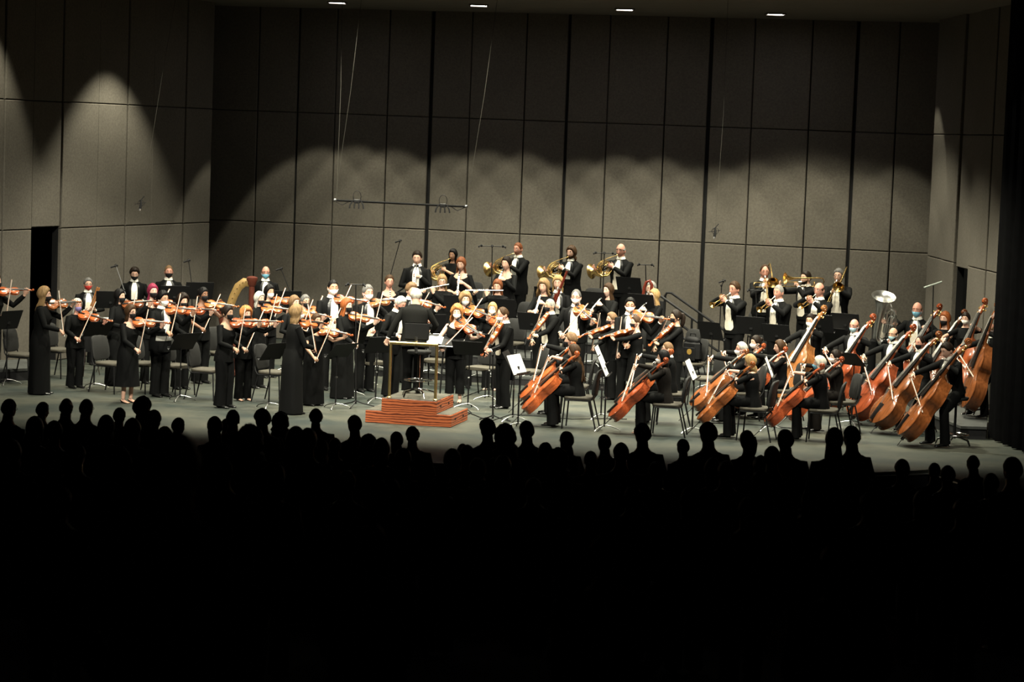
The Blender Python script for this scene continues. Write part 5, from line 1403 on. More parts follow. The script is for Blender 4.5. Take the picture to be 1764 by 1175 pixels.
mu(1440, 610, 'rightmost cellist', 'rightmost cellist in sheer black sleeves and white mask', 'cello', fy=744, phi=-80, hair='bun', hcol='dark', mask='white', vcol='red', skin='pale', ccol='lace', **cs)
mu(1412, 631, 'blue-masked cellist', 'front cellist in blue mask and short black sleeves', 'cello', fy=760, phi=-102, hair='bob', hcol='white', mask='blue', vcol='red', sleeve='elbow', bh=(-.34, -.60, .95), **cs)
# ------------------------------------------------------------------ double basses
bs = dict(pose='perch', lean=6, sex='m', outfit='tailcoat')
mu(1397, 540, 'leftmost bassist', 'leftmost bassist in tailcoat and white mask', 'bass', fy=698, phi=-32, hair='short', hcol='dark', mask='white', skin='olive', vcol='gold', scr=(.34, -.02, 1.66), ep=(-.20, -.78, 0), **bs)
mu(1472, 550, 'second bassist from left', 'bassist in glasses and pale blue mask, second from left', 'bass', fy=712, phi=-36, hair='bald', hcol='lbrown', mask='lblue', glasses=True, skin='ruddy', vcol='red', scr=(.42, .02, 1.60), ep=(-.16, -.80, 0), **bs)
mu(1539, 565, 'third bassist from left', 'bassist in tailcoat and light blue mask, third from left', 'bass', fy=728, phi=-40, hair='bald', hcol='dark', mask='lblue', beard=True, skin='olive', vcol='red', scr=(.48, .02, 1.58), ep=(-.22, -.86, 0), **bs)
mu(1585, 578, 'bassist left of the frontmost one', 'bassist in tailcoat and black mask just left of the frontmost bassist', 'bass', fy=744, phi=-46, hair='receding', hcol='dark', mask='black', skin='ruddy', vcol='brown', scr=(.44, .10, 1.58), ep=(-.20, -.88, 0), **bs)
mu(1632, 588, 'frontmost bassist', 'frontmost bassist in tailcoat bent behind the scroll of the bass', 'bass', fy=768, phi=-60, hair='short', hcol='dark', skin='fair', vcol='amber', scr=(.36, .04, 1.48), ep=(-.16, -.84, 0), pose='perch', lean=14, sex='m', outfit='tailcoat', head=(0, 10, 0))
mu(1581, 521, 'rear bassist in the blue mask', 'bassist in tailcoat and bright blue mask in the rear row', 'bass', fy=685, phi=-28, hair='bald', hcol='lbrown', mask='blue', skin='ruddy', vcol='red', scr=(.48, .02, 1.64), ep=(-.16, -.72, 0), **bs)
mu(1629, 536, 'rear bassist in black mask', 'bassist in black and black mask in the rear row', 'bass', fy=700, phi=-40, pose='perch', hair='long', hcol='red', mask='black', vcol='dark', scr=(.46, .02, 1.62), ep=(-.06, -.78, 0))
mu(1664, 541, 'bassist on the platform', 'bassist in black and white mask on the platform at right', 'bass', z0=.2, fy=692, phi=-30, pose='perch', hair='bun', hcol='dark', mask='white', vcol='orange', scr=(.40, .02, 1.70), ep=(.02, -.72, 0), sleeve='elbow')
mu(1705, 565, 'bassist beside the curtain', 'bassist in tailcoat partly hidden behind the black curtain', 'bass', z0=.2, fy=718, phi=-58, hair='bald', hcol='lbrown', mask='lblue', skin='ruddy', vcol='brown', scr=(.22, -.02, 1.58), ep=(.10, -.55, 0), **bs)
# ------------------------------------------------------------------ brass
mu(1266, 484, 'trumpeter beside the stairs', 'trumpeter in tailcoat beside the stair rail facing left', 'trumpet', z0=Z1, v=4.90, phi=-48, sex='m', hair='short', hcol='brown', outfit='tailcoat', glasses=True, skin='ruddy', ielev=-24, w=1.15)
mu(1342, 490, 'middle trumpeter', 'middle trumpeter in tailcoat and white waistcoat', 'trumpet', z0=Z1, v=4.90, phi=-42, sex='m', hair='crop', hcol='grey', outfit='tailcoat', skin='ruddy', ielev=-26, w=1.22)
mu(1412, 487, 'trumpeter above the basses', 'trumpeter in dark glasses and tailcoat above the basses', 'trumpet', z0=Z1, v=4.80, phi=-40, sex='m', hair='bald', hcol='brown', outfit='tailcoat', glasses=True, skin='ruddy', ielev=-22)
mu(1318, 455, 'trombonist facing the audience', 'trombonist in tailcoat facing the audience, bell toward the camera', 'trombone', z0=Z2, v=3.00, phi=0, sex='m', hair='receding', hcol='brown', outfit='tailcoat', glasses=True, ielev=-26, w=1.12, skin='ruddy')
mu(1389, 466, 'middle trombonist', 'middle trombonist in tailcoat with slide pointing left', 'trombone', z0=Z2, v=3.00, phi=-55, sex='m', hair='short', hcol='dark', outfit='tailcoat', beard=True, ielev=-2, iyaw=-20, slide=.45)
mu(1445, 462, 'trombonist at the right end', 'trombonist in tailcoat and glasses at the right end of the brass', 'trombone', z0=Z2, v=2.90, phi=-20, sex='m', hair='short', hcol='dgrey', outfit='tailcoat', glasses=True, ielev=-28)
mu(1522, 514, 'tuba player', 'tuba player in tailcoat hidden behind the upright silver tuba', 'tuba', z0=Z2, phi=-15, v=3.3, sex='m', pose='sit', hair='short', hcol='dark', outfit='tailcoat')
# ------------------------------------------------------------------ podium, rail, stool, conductor
A = on_z(629, 727.5); B = on_z(771, 736.5); C2 = on_z(795.5, 725.5)
pu = (B - A).normalized(); pw = (B - A).length + .05
pd = (C2 - B); pdl = max(1.05, pd.length); pd = Vector((-pu.y, pu.x, 0))
PH1, PH2 = .185, .375
POD = Matrix.Identity(4)
for i in range(3):
    POD[i][0] = pu[i]; POD[i][1] = pd[i]; POD[i][2] = (0, 0, 1)[i]; POD[i][3] = A[i]
e = empty('conductor_podium', M=POD); tag(e, 'two-step red oak conductor podium with carpeted tread tops', 'podium')
x0, x1 = pw * .185, pw * .825
dp = pdl
def wood(name, c, d, par=e, m=M_OAK):
    mb = MB(); mb.rbox(c, d, .004); return mb.build(name, m, par, False)
# front and back faces, stepped outline, one board each tier
for yy, nm in ((.01, 'front_board'), (dp - .01, 'back_board')):
    wood(nm, (pw / 2, yy, PH1 / 2), (pw, .02, PH1)); wood(nm, ((x0 + x1) / 2, yy, (PH1 + PH2) / 2), (x1 - x0, .02, PH2 - PH1))
side = []
for xx in (.01, pw - .01): side.append(wood('side_board', (xx, dp / 2, PH1 / 2), (.02, dp - .04, PH1 - .004)))
for xx in (x0 + .01, x1 - .01): side.append(wood('side_board', (xx, dp / 2, (PH1 + PH2) / 2), (.02, dp - .04, PH2 - PH1 - .004)))
for sb, xx, zz in ((side[1], pw, PH1 * .55), (side[3], x1, (PH1 + PH2) / 2)):
    for yy in (dp * .25, dp * .72):
        mb = MB(); mb.rbox((xx + .001, yy, zz), (.004, .07, .03), .0015); mb.build('hand_hole', M_BACKING, sb, False)
wood('tread', (x0 / 2, dp / 2, PH1 - .004), (x0 - .01, dp - .05, .02), e, M_CARPET); wood('tread', ((x1 + pw) / 2, dp / 2, PH1 - .004), (pw - x1 - .01, dp - .05, .02), e, M_CARPET)
wood('platform_top', ((x0 + x1) / 2, dp / 2, PH2 - .002), (x1 - x0 - .045, dp - .045, .02), e, M_CARPET)
# brass guard rail
r = empty('guard_rail', M=POD @ Matrix.Translation((0, 0, PH2))); tag(r, 'square brass guard rail at the front of the podium', 'rail')
rx0, rx1 = x0 + .10, x1 - .035; RH_ = .83
for xx in (rx0, rx1):
    mb = MB(); mb.tube([(xx, .05, .01), (xx, .05, RH_)], .022, 10); mb.build('post', M_BRASS, r)
    mb = MB(); mb.lathe([(.034, .006), (.034, .018), (.022, .03)], 12, 0, Matrix.Translation((xx, .05, 0))); mb.build('flange', M_BRASS, r)
mb = MB(); mb.tube([(rx0 - .015, .05, RH_), (rx1 + .015, .05, RH_)], .025, 12); mb.build('top_bar', M_BRASS, r)

def stool_proto(hh, back=False, name='stool'):
    P = []
    mb = MB(); mb.lathe([(.02, hh - .05), (.17, hh - .045), (.185, hh - .02), (.18, hh), (.02, hh + .008)], 20); P.append(('seat', mb.mesh('seat', M_SEATB)))
    mb = MB(); mb.tube([(0, 0, .10), (0, 0, hh - .05)], [.022, .018], 10); P.append(('post', mb.mesh('post', M_BLKMET if not back else M_CHROME)))
    n = 5
    for k in range(n):
        a = k * 2 * pi / n + .3; mb = MB(); mb.tube([(0, 0, .13), (.12 * cos(a), .12 * sin(a), .115), (.24 * cos(a), .24 * sin(a), .085), (.27 * cos(a), .27 * sin(a), .01)], [.016, .016, .013, .012], 8); P.append(('leg', mb.mesh('leg', M_CHROME)))
    mb = MB(); mb.tube([(.21 * cos(a), .21 * sin(a), .26 if back else .16) for a in [i * 2 * pi / 24 for i in range(24)]], .009, 7, closed=True)
    for k in range(4):
        a = k * pi / 2; mb.tube([(.015 * cos(a), .015 * sin(a), .26 if back else .16), (.21 * cos(a), .21 * sin(a), .26 if back else .16)], .006, 6)
    P.append(('foot_ring', mb.mesh('foot_ring', M_CHROME)))
    if back:
        mb = MB(); mb.rbox((0, -.19, hh + .30), (.38, .035, .26), .03); P.append(('backrest', mb.mesh('backrest', M_SEATB)))
        mb = MB(); mb.tube([(0, -.10, hh - .04), (0, -.20, hh - .02), (0, -.215, hh + .22)], [(.025, .006), (.025, .006), (.022, .006)], 8, ref=(1, 0, 0)); P.append(('back_bracket', mb.mesh('back_bracket', M_STEEL)))
    return Proto(name, P)
STOOLB = stool_proto(.70, True, 'podium_stool'); STOOL = stool_proto(.72, False, 'bass_stool')
STOOLB.place(POD @ TR(((rx0 + rx1) / 2 + .02, .31, PH2 + .01), radians(0)), 'chrome swivel stool with black backrest standing on the podium', 'stool')
musician(717, 497, 'conductor', 'conductor in dark jacket on the podium, back to the audience', None, fy=677.5, z0=PH2 + .01, phi=176, sex='m', outfit='suit', front=False, hair='fluffy', hcol='white', ccol='charcoal', lcol='black', lean=12, head=(8, 20, 0), w=1.16, group='conductor',
         hands={1: dict(grip=(.47, -.02, .82), fdir=(.35, -.1, -.8), palm=(-.3, 1, 0), curl=55, pole=(.5, .8, .1)), -1: dict(grip=(-.24, -.42, 1.02), fdir=(.2, -.8, .2), palm=(0, 0, -1), curl=40, pole=(-.8, .3, -.5))})
STICKS = []
for (who, loc, phi) in list(PEOPLE):
    if 'bassist' in who:
        STOOL.place(TR((loc.x + sin(radians(phi)) * -.10, loc.y + cos(radians(phi)) * .10, loc.z), radians(phi)), 'chrome-legged stool under the ' + who, 'stool', 'stools of the double bass players')

# ------------------------------------------------------------------ loose chairs
def chair_px(x, y, phi, label, z0=0.):
    p = on_z(x, y, z0); CHAIR.place(TR((p.x, p.y, z0), radians(phi)), label, 'chair', 'orchestra chairs')
chair_px(40, 660, 72, 'empty black chair left of the leftmost violinist in full view')
chair_px(6, 628, 60, 'black chair behind the violinist at the left edge', .0)
chair_px(102, 650, 60, 'black chair between the leftmost full-view violinist and the purple-masked violinist')
chair_px(192, 676, 62, 'black chair just left of the knee-length dress')
chair_px(249, 676, 55, 'black chair between the knee-length dress and the silver sash')
chair_px(302, 680, 52, 'black chair right of the violinist with the silver sash')
chair_px(356, 688, 72, 'black chair left of the front violinist below the harp')
chair_px(388, 656, 60, 'black chair behind the front violinist below the harp')
chair_px(472, 692, 66, 'black chair left of the violinist in sheer sleeves')
chair_px(560, 660, 40, 'black chair behind the front violinist in short sleeves')
chair_px(638, 672, 25, 'black chair left of the podium rail')
chair_px(752, 668, -12, 'black chair just behind the right side of the podium')
chair_px(828, 682, -30, 'black chair right of the violist in sleeveless black')
chair_px(742, 640, 0, 'black chair between the conductor and the violist in sleeveless black')
chair_px(908, 688, -70, 'black chair right of the front violist in tailcoat')
chair_px(960, 664, -55, 'black chair beside the violist in tailcoat and black mask')
chair_px(1070, 682, -70, 'black chair between the two left-facing violists')
chair_px(1124, 676, -65, 'black chair behind the violist in lace sleeves')
chair_px(1184, 672, -60, 'black chair carrying a dark bag near the stairs')
chair_px(1214, 700, -70, 'black chair left of the cellist in tuxedo and glasses')

# ------------------------------------------------------------------ music stands
def stand_px(x, y, phi, hh, label, sheet=None, z0=0., tilt=25):
    p = on_z(x, y, z0); stand((p.x, p.y, z0), radians(phi + 180), hh, label, tilt, sheet)
def stand_desk(x, y, D, z0, phi, label, sheet=None, tilt=22):
    p = at_D(x, y, D); stand((p.x, p.y, z0), radians(phi + 180), max(.55, round((p.z - z0 - .15) * 20) / 20.), label, tilt, sheet)
stand_px(161, 669, 48, .85, 'music stand with chrome feet in front of the purple-masked violinist', 'open score on the stand of the purple-masked violinist', tilt=40)
stand_desk(12, 552, 39.0, 0, 60, 'large black music stand at the left edge of the picture')
stand_px(309, 690, 50, .80, 'music stand in front of the violinist with the silver sash', tilt=35)
stand_px(462, 703, 55, .75, 'music stand behind the empty front chair', tilt=35)
stand_px(577, 704, 50, .80, 'music stand between the short-sleeved and the violinist in plain floor-length black', tilt=45)
stand_px(602, 682, 40, .85, 'music stand behind the violinist in plain floor-length black', tilt=30)
stand_px(646, 694, 35, .80, 'music stand at the left corner of the podium', tilt=35)
stand_px(625, 662, 25, .92, 'music stand before the white-masked violinist left of the conductor', 'open score before the white-masked violinist left of the conductor', tilt=30)
stand_px(806, 704, -12, .85, 'music stand right of the podium before the sleeveless violist', tilt=45)
stand_px(842, 690, -20, .85, 'music stand beside the white-masked violist in scoop-necked black', tilt=40)
stand_px(893, 738, -114, .80, 'music stand with white score before the leftmost front cellist', 'white open score facing the leftmost front cellist', tilt=25)
stand_px(884, 726, -100, .78, 'music stand just behind the white score at front', tilt=30)
stand_px(1042, 742, -97, .82, 'music stand with white score before the cellist in lace sleeves', 'white open score facing the cellist in lace sleeves', tilt=25)
stand_px(1036, 722, -98, .84, 'music stand behind the white score of the cellist in lace sleeves', 'pages on the second stand before the cellist in lace sleeves', tilt=25)
stand_px(1193, 746, -102, .80, 'music stand with white score before the front cellist turned away', 'white open score facing the front cellist turned away', tilt=25)
stand_px(1326, 742, -98, .82, 'music stand with white score before the blue-masked cellist', 'white open score facing the blue-masked cellist', tilt=22)
stand_px(1467, 734, -50, .95, 'music stand between the blue-masked cellist and the basses', tilt=50)
stand_px(1440, 690, -40, 1.0, 'music stand before the leftmost bassist', 'slip of paper on the stand before the leftmost bassist', tilt=40)
stand_desk(1228, 569, 40.8, Z1, -45, 'wide black music stand before the trumpeter beside the stairs')
stand_desk(1295, 560, 41.0, Z1, -20, 'black music stand between the two left trumpeters')
stand_desk(1340, 572, 40.8, Z1, -30, 'black music stand before the middle trumpeter')
stand_desk(1458, 556, 41.2, Z1, -25, 'black music stand before the trombonist at the right end')
stand_desk(1414, 556, 40.7, Z1, -30, 'black music stand before the trumpeter above the basses')
stand_desk(712, 520, 42.5, Z2, 0, 'black music stand before the tuxedoed clarinettist')
stand_desk(790, 522, 42.2, Z2, -10, 'black music stand before the clarinettist in a black V-neck')
stand_desk(742, 556, 41.6, Z1, 10, 'black music stand between the conductor and the flutist nearest the conductor', 'white edge of score between conductor and flutist')
stand_desk(652, 535, 41.9, Z1, 15, 'black music stand before the wind player left of the conductor')
stand_desk(838, 544, 41.4, Z1, -20, 'black music stand before the flutist holding the flute level')
stand_desk(868, 532, 41.7, Z1, -25, 'black music stand with a pale page beside the flutist holding the flute level', 'pale page hanging beside the flutist holding the flute level')
stand_desk(918, 556, 41.4, Z1, -25, 'black music stand before the oboist in short sleeves')
stand_desk(1024, 518, 42.2, Z2, -30, 'black music stand between the bassoonist and the left-facing oboist')
stand_desk(1013, 556, 41.2, Z1, -35, 'black music stand before the oboist facing left')
stand_desk(1086, 494, 44.2, Z3, -28, 'black music stand before the rightmost horn player')
stand_desk(1108, 524, 42.0, Z2, -30, 'black music stand left of the wind player by the stair rail')
stand_desk(945, 510, 44.4, Z3, -28, 'black music stand before the third horn player from left')
stand_desk(300, 505, 42.0, 0, 14, 'black music stand with white page before the percussionist nearest the corner', 'white page before the percussionist nearest the corner')
stand_desk(342, 500, 42.4, 0, 20, 'black music stand left of the harp')
stand_desk(494, 515, 42.5, 0, 10, 'black music stand right of the blue-masked timpanist')
stand_desk(190, 515, 42.2, 0, 12, 'black music stand beside the percussionist looking down')

# conductor's score stand: wide flat desk with wire edge
p = on_z(757, 694)
e = empty('score_stand', (p.x, p.y, 0)); tag(e, 'wide conductor score stand with bright wire rim at right of the rail', 'music stand')
RT = Matrix.Rotation(radians(-8), 3, 'Z') @ Matrix.Rotation(radians(24), 3, 'X'); zc = 1.0
mb = MB(); mb.rbox((0, 0, 0), (.62, .40, .008), .003); mb.v = [Vector((.06, 0, zc)) + RT @ q for q in mb.v]; dk = mb.build('desk', M_BLKMET, e, False)
for (a_, b_) in (((-.31, -.20), (.31, -.20)), ((-.31, .20), (.31, .20)), ((-.31, -.20), (-.31, .20)), ((.31, -.20), (.31, .20))):
    mb = MB(); mb.tube([Vector((.06, 0, zc)) + RT @ Vector((a_[0], a_[1], .012)), Vector((.06, 0, zc)) + RT @ Vector((b_[0], b_[1], .012))], .006, 6); mb.build('rim_wire', M_STEEL, dk)
mb = MB(); mb.tube([(0, 0, .05), (.04, 0, zc)], .014, 8); mb.build('post', M_BLKMET, e)
for k in range(3):
    a = k * 2 * pi / 3 + .4; mb = MB(); mb.tube([(0, 0, .08), (.25 * cos(a), .25 * sin(a), .01)], .011, 6); mb.build('foot', M_BLKMET, e)
mb = MB(); rows = []
for yy in (-.13, .10): rows.append([Vector((.0, 0, zc)) + RT @ Vector((lerp(-.22, .02, j / 10.), yy, .014 + .012 * abs(sin(pi * j / 5.)))) for j in range(11)])
mb.loft([rows[0], rows[1], [q - Vector((0, 0, .006)) for q in rows[1]], [q - Vector((0, 0, .006)) for q in rows[0]], rows[0]], 0, (False, False), False)
o = mb.build('sheet_music', M_PAPER); o.location = (p.x, p.y, 0); tag(o, 'open white score lying on the conductor stand', 'sheet music')

# ------------------------------------------------------------------ microphones
mic_stand((222, 620), 0, 41.2, (214, 500), 'steel boom microphone left of the percussionist looking down', boom=(200, 458), head='steel')
mic_stand((330, 620), 0, 43.0, (331, 495), 'slim microphone stand right of the percussionist nearest the corner', boom=(325, 449))
mic_stand((503, 612), 0, 43.4, (499, 500), 'boom microphone right of the blue-masked timpanist', boom=(484, 463))
mic_stand((613, 690), 0, 37.6, (613, 490), 'tall straight microphone stand beside the violinist in plain floor-length black', head='pair')
mic_stand((668, 600), 0, 45.2, (672, 476), 'black boom microphone above the wind player left of the conductor', boom=(689, 415))
mic_stand((846, 560), Z3, 45.0, (848, 424), 'twin microphone stand left of the tallest horn player', head='pair', spread=.10)
mic_stand((1037, 560), Z3, 45.0, (1041, 436), 'cross-bar microphone stand left of the rightmost horn player', head='pair', spread=.06)
mic_stand((1116, 560), Z3, 45.4, (1112, 456), 'thin microphone stand right of the rightmost horn player', head='pair')
mic_stand((1236, 650), Z1, 42.0, (1243, 492), 'black microphone stand left of the trumpeter beside the stairs', boom=(1247, 484))
mic_stand((1606, 640), 0, 40.5, (1608, 490), 'grey shotgun microphone on a stand behind the rear basses', head='shotgun')
mic_stand((849, 724), 0, 36.3, (849, 612), 'low microphone stand with tripod in front of the tailcoat violist', boom=(858, 598), rb=.28)
mic_stand((1308, 640), Z1, 41.6, (1302, 500), 'dark clustered microphone before the trombonist facing the audience', head='pair')

def hung(name, pts_px, D, label, kind='mic'):
    pts_ = [at_D(x, y, D) for x, y in pts_px]
    e = empty(name, pts_[-1]); tag(e, label, 'microphone')
    mb = MB(); mb.tube([q - pts_[-1] for q in pts_], .0022, 5); mb.build('cable', mat('grey_cable', (.06, .057, .045), .7, spec=.2), e)
    mb = MB(); mb.tube([(0, 0, .06), (0, -.01, 0), (-.01, -.02, -.07)], [.012, .02, .02], 8); mb.build('microphone', M_PLASTIC, e)
    mb = MB(); mb.tube([(-.10, 0, .0), (.08, 0, .03)], .005, 5); mb.tube([(-.03, 0, .04), (.05, 0, .13)], .006, 5); mb.tube([Vector((.05 * cos(a), 0, .02 + .05 * sin(a))) for a in [i * .63 for i in range(10)]], .004, 5, closed=True); mb.build('shock_mount', M_PLASTIC, e)
    mb = MB(); mb.tube([(-.008, -.02, -.055), (-.016, -.026, -.10)], .017, 8); mb.build('capsule', M_SILVER, e)
hung('hanging_microphone', [(306, -40), (302, 0), (281, 120), (262, 240), (243, 352)], 38.0, 'single microphone hanging on a cable before the left wall')
hung('hanging_microphone', [(1258, -40), (1254, 0), (1246, 200), (1232, 400)], 37.0, 'single microphone hanging on a cable above the trumpets')
# microphone bar
M_MATTE = mat('matte_black', (.004, .004, .004), .8, spec=.15)
b0 = at_D(577, 345, 36.5); b1 = at_D(803, 356, 36.5); bc = (b0 + b1) / 2
e = empty('microphone_bar', bc); tag(e, 'horizontal bar with two microphone clusters hanging above the violins', 'microphone bar')
mb = MB(); mb.tube([b0 - bc, b1 - bc], .016, 8); mb.build('bar', M_MATTE, e)

for a_, top_ in ((b0, at_D(627, -40, 36.5)), (b0 + Vector((.02, .05, 0)), at_D(590, -40, 37.5)), (b1, at_D(862, -40, 36.5))):
    mb = MB(); mb.tube([a_ - bc, (a_.lerp(top_, .5)) - bc + Vector((.02, 0, -.03)), top_ - bc], .0024, 5); mb.build('suspension_cable', mat('grey_cable', (.06, .057, .045), .7, spec=.2), e)
for q in (b0, b1):
    mb = MB(); mb.ball(q - bc, .03, 8, 6); mb.build('end_clamp', M_STEEL, e)
for px_ in (615, 763):
    t = (px_ - 577) / 226.; c = b0.lerp(b1, t) - bc
    cl = MB(); cl.rbox(c, (.10, .05, .06), .01); cl = cl.build('microphone_cluster', M_PLASTIC, e)
    for k in range(4):
        mb = MB(); dx = -.10 + .065 * k; mb.tube([c + Vector((dx * .5, 0, .02)), c + Vector((dx, -.02, -.05)), c + Vector((dx * 1.1, -.03, -.11))], [.008, .012, .012], 7); mb.build('microphone', M_PLASTIC, cl)
    mb = MB(); mb.tube([c + Vector((.06 * cos(a), 0, .07 + .09 * sin(a))) for a in [i * .52 for i in range(12)]], .005, 5, closed=True); mb.build('cable_loop', M_PLASTIC, cl)
    mb = MB(); mb.tube([c + Vector((-.1, 0, 0)), c + Vector((-.22, 0, -.06)), c + Vector((-.34, 0, -.01))] if px_ < 700 else [c + Vector((.1, 0, 0)), c + Vector((.22, 0, -.07)), c + Vector((.33, 0, -.02))], .006, 5); mb.build('cable', M_PLASTIC, cl)

# ------------------------------------------------------------------ harp
hb = at_D(430, 600, 41.6); HB = Vector((hb.x, hb.y, 0))
e = empty('concert_harp', HB); tag(e, 'gilded concert harp with dark red column at left rear', 'harp')
mb = MB(); mb.tube([(.0, 0, .10), (0, 0, .2), (.005, 0, 1.0), (.01, 0, 1.58)], [.075, .05, .045, .05], 14); col_ = mb.build('column', M_WALNUT, e)
mb = MB(); mb.lathe([(.05, 1.56), (.075, 1.60), (.08, 1.64), (.10, 1.68), (.095, 1.72), (.04, 1.74)], 16, 0, Matrix.Translation((.01, 0, 0))); mb.build('capital', M_WALNUT, col_)
NK = [(.0, 0, 1.62), (-.12, 0, 1.63), (-.22, 0, 1.55), (-.30, 0, 1.38), (-.36, 0, 1.20), (-.43, 0, 1.12), (-.52, 0, 1.20), (-.57, 0, 1.30)]
mb = MB(); mb.tube(NK, [(.03, .07), (.03, .08), (.03, .08), (.03, .075), (.032, .07), (.034, .075), (.04, .08), (.03, .06)], 10, ref=(0, 1, 0)); nk_ = mb.build('neck', M_HARPGOLD, e)
mb = MB(); mb.tube([(-.56, 0, 1.30), (-.40, 0, .80), (-.12, 0, .14)], [(.05, .06), (.08, .11), (.11, .19)], 12, ref=(0, 1, 0)); sb_ = mb.build('soundbox', M_WALNUT, e)
mb = MB(); mb.rbox((-.05, 0, .06), (.42, .40, .12), .03); mb.build('base', M_WALNUT, e, False)
for i in range(22):
    t = (i + 1) / 24.; j = t * 4.6
    k = int(j); q = Vector(NK[k]).lerp(Vector(NK[k + 1]), j - k)
    lo = Vector((-.10, 0, .22)).lerp(Vector((-.52, 0, 1.16)), t)
    mb = MB(); mb.tube([q - Vector((0, 0, .04)), lo], .0016, 4); mb.build('string', M_STRING, e)
for i in range(10):
    t = (i + .5) / 10. * 5; k = int(t); q = Vector(NK[k]).lerp(Vector(NK[k + 1]), t - k)
    mb = MB(); mb.tube([q + Vector((0, -.05, .02)), q + Vector((0, -.02, .02))], .008, 6); mb.build('tuning_pin', M_GOLD, nk_)

# ------------------------------------------------------------------ percussion
p = on_z(184, 640)
e = empty('snare_drum', (p.x, p.y, 0)); tag(e, 'chrome snare drum on a tripod stand left of the percussionist looking down', 'drum')
mb = MB(); mb.lathe([(.17, .78), (.178, .785), (.178, .92), (.17, .925)], 24, 0, None, (True, False)); mb.build('shell', M_CHROME, e)
mb = MB(); mb.lathe([(.166, .924), (.05, .926)], 24); mb.build('drum_head', M_DRUM, e)
for k in range(8):
    a = k * pi / 4; mb = MB(); mb.tube([(.185 * cos(a), .185 * sin(a), .79), (.185 * cos(a), .185 * sin(a), .92)], .006, 6); mb.build('tension_rod', M_CHROME, e)
mb = MB(); mb.tube([(0, 0, .25), (0, 0, .77)], .014, 8); mb.build('stand_post', M_CHROME, e)
for k in range(3):
    a = k * 2 * pi / 3; mb = MB(); mb.tube([(0, 0, .42), (.28 * cos(a), .28 * sin(a), .012)], .010, 6); mb.build('stand_leg', M_CHROME, e)
    mb = MB(); mb.tube([(0, 0, .70), (.17 * cos(a), .17 * sin(a), .78)], .008, 6); mb.build('basket_arm', M_CHROME, e)
p = on_z(148, 648)
e = empty('bongo_stand', (p.x, p.y, 0)); tag(e, 'small drum on chrome legs below the percussionist in the red mask', 'drum')
mb = MB(); mb.lathe([(.13, .42), (.16, .62), (.16, .70)], 20, 0, None, (True, False)); mb.build('shell', M_BLKMET, e)
mb = MB(); mb.lathe([(.158, .70), (.04, .702)], 20); mb.build('drum_head', M_DRUM, e)
for k in range(3):
    a = k * 2 * pi / 3 + .5; mb = MB(); mb.tube([(.12 * cos(a), .12 * sin(a), .50), (.24 * cos(a), .24 * sin(a), .012)], .011, 6); mb.build('leg', M_CHROME, e)
# wooden clapper in the red-masked player's hands
for who, loc, phi in PEOPLE:
    if who == 'percussionist in the red mask':
        M = TR(loc, radians(phi)) @ frame(Vector((.03, -.40, 1.10)), (.32, -.1, 1), (0, -1, 0))
        e = empty('wooden_clapper', M=M); tag(e, 'pair of wooden clapper sticks in the red-masked percussionist\'s hands', 'percussion')
        for sx in (-1, 1):
            mb = MB(); mb.rbox((sx * .017, 0, .14), (.026, .022, .36), .004); mb.build('stick', varn('gold'), e, False)
# ------------------------------------------------------------------ stairs with handrails to the horn riser
c0 = Vector(st(2.68, 2.9)); 
e = empty('riser_stairs', (c0.x, c0.y, 0), -SA); tag(e, 'black steps with tubular handrails right of the horn riser', 'stairs')
for i in range(3):
    mb = MB(); mb.rbox((.16 + .33 * i, .45, (.56 - .15 * (i + 1)) / 2), (.30, .95, .56 - .15 * (i + 1)), .008); mb.build('step', M_BLACK, e, False)
    mb = MB(); mb.box((.16 + .33 * i, .45, .56 - .15 * (i + 1) + .006), (.28, .93, .012)); mb.build('tread', M_RISER, e, False)
for yy in (-.08, .96):
    for zz in (1.48, 1.02):
        P = [(-.10, yy, zz - .32), (-.10, yy, zz - .06), (-.07, yy, zz), (.02, yy, zz), (1.30, yy, zz - .80), (1.36, yy, zz - .88), (1.36, yy, max(.02, zz - 1.25))]
        mb = MB(); mb.tube(P, .023, 9); mb.build('handrail', M_BLKMET, e)
    for xx, zt in ((-.10, 1.42), (.62, 1.10), (1.36, .62)):
        mb = MB(); mb.tube([(xx, yy, .01), (xx, yy, zt)], .021, 9); mb.build('rail_post', M_BLKMET, e)
mb = MB()
c0 = Vector(st(-2.16, 2.6))
e = empty('riser_handrail', (c0.x, c0.y, 0), -SA); tag(e, 'short black tubular handrail at the left end of the horn riser', 'handrail')
for yy in (0, .7):
    mb = MB(); mb.tube([(0, yy, .01), (0, yy, 1.30), (-.05, yy, 1.38), (-.15, yy, 1.38), (-.75, yy, .95), (-.78, yy, .88), (-.78, yy, .01)], .018, 8); mb.build('rail', M_BLKMET, e)
p = on_z(1484, 625)
e = empty('riser_handrail', (p.x, p.y, .0)); tag(e, 'bent black handrail left of the tuba', 'handrail')
mb = MB(); mb.tube([(-.1, .3, .01), (-.1, .3, 1.02), (-.05, .3, 1.10), (.02, .3, 1.08), (.42, .3, .55), (.42, .3, .01)], .018, 8); mb.build('rail', M_BLKMET, e)
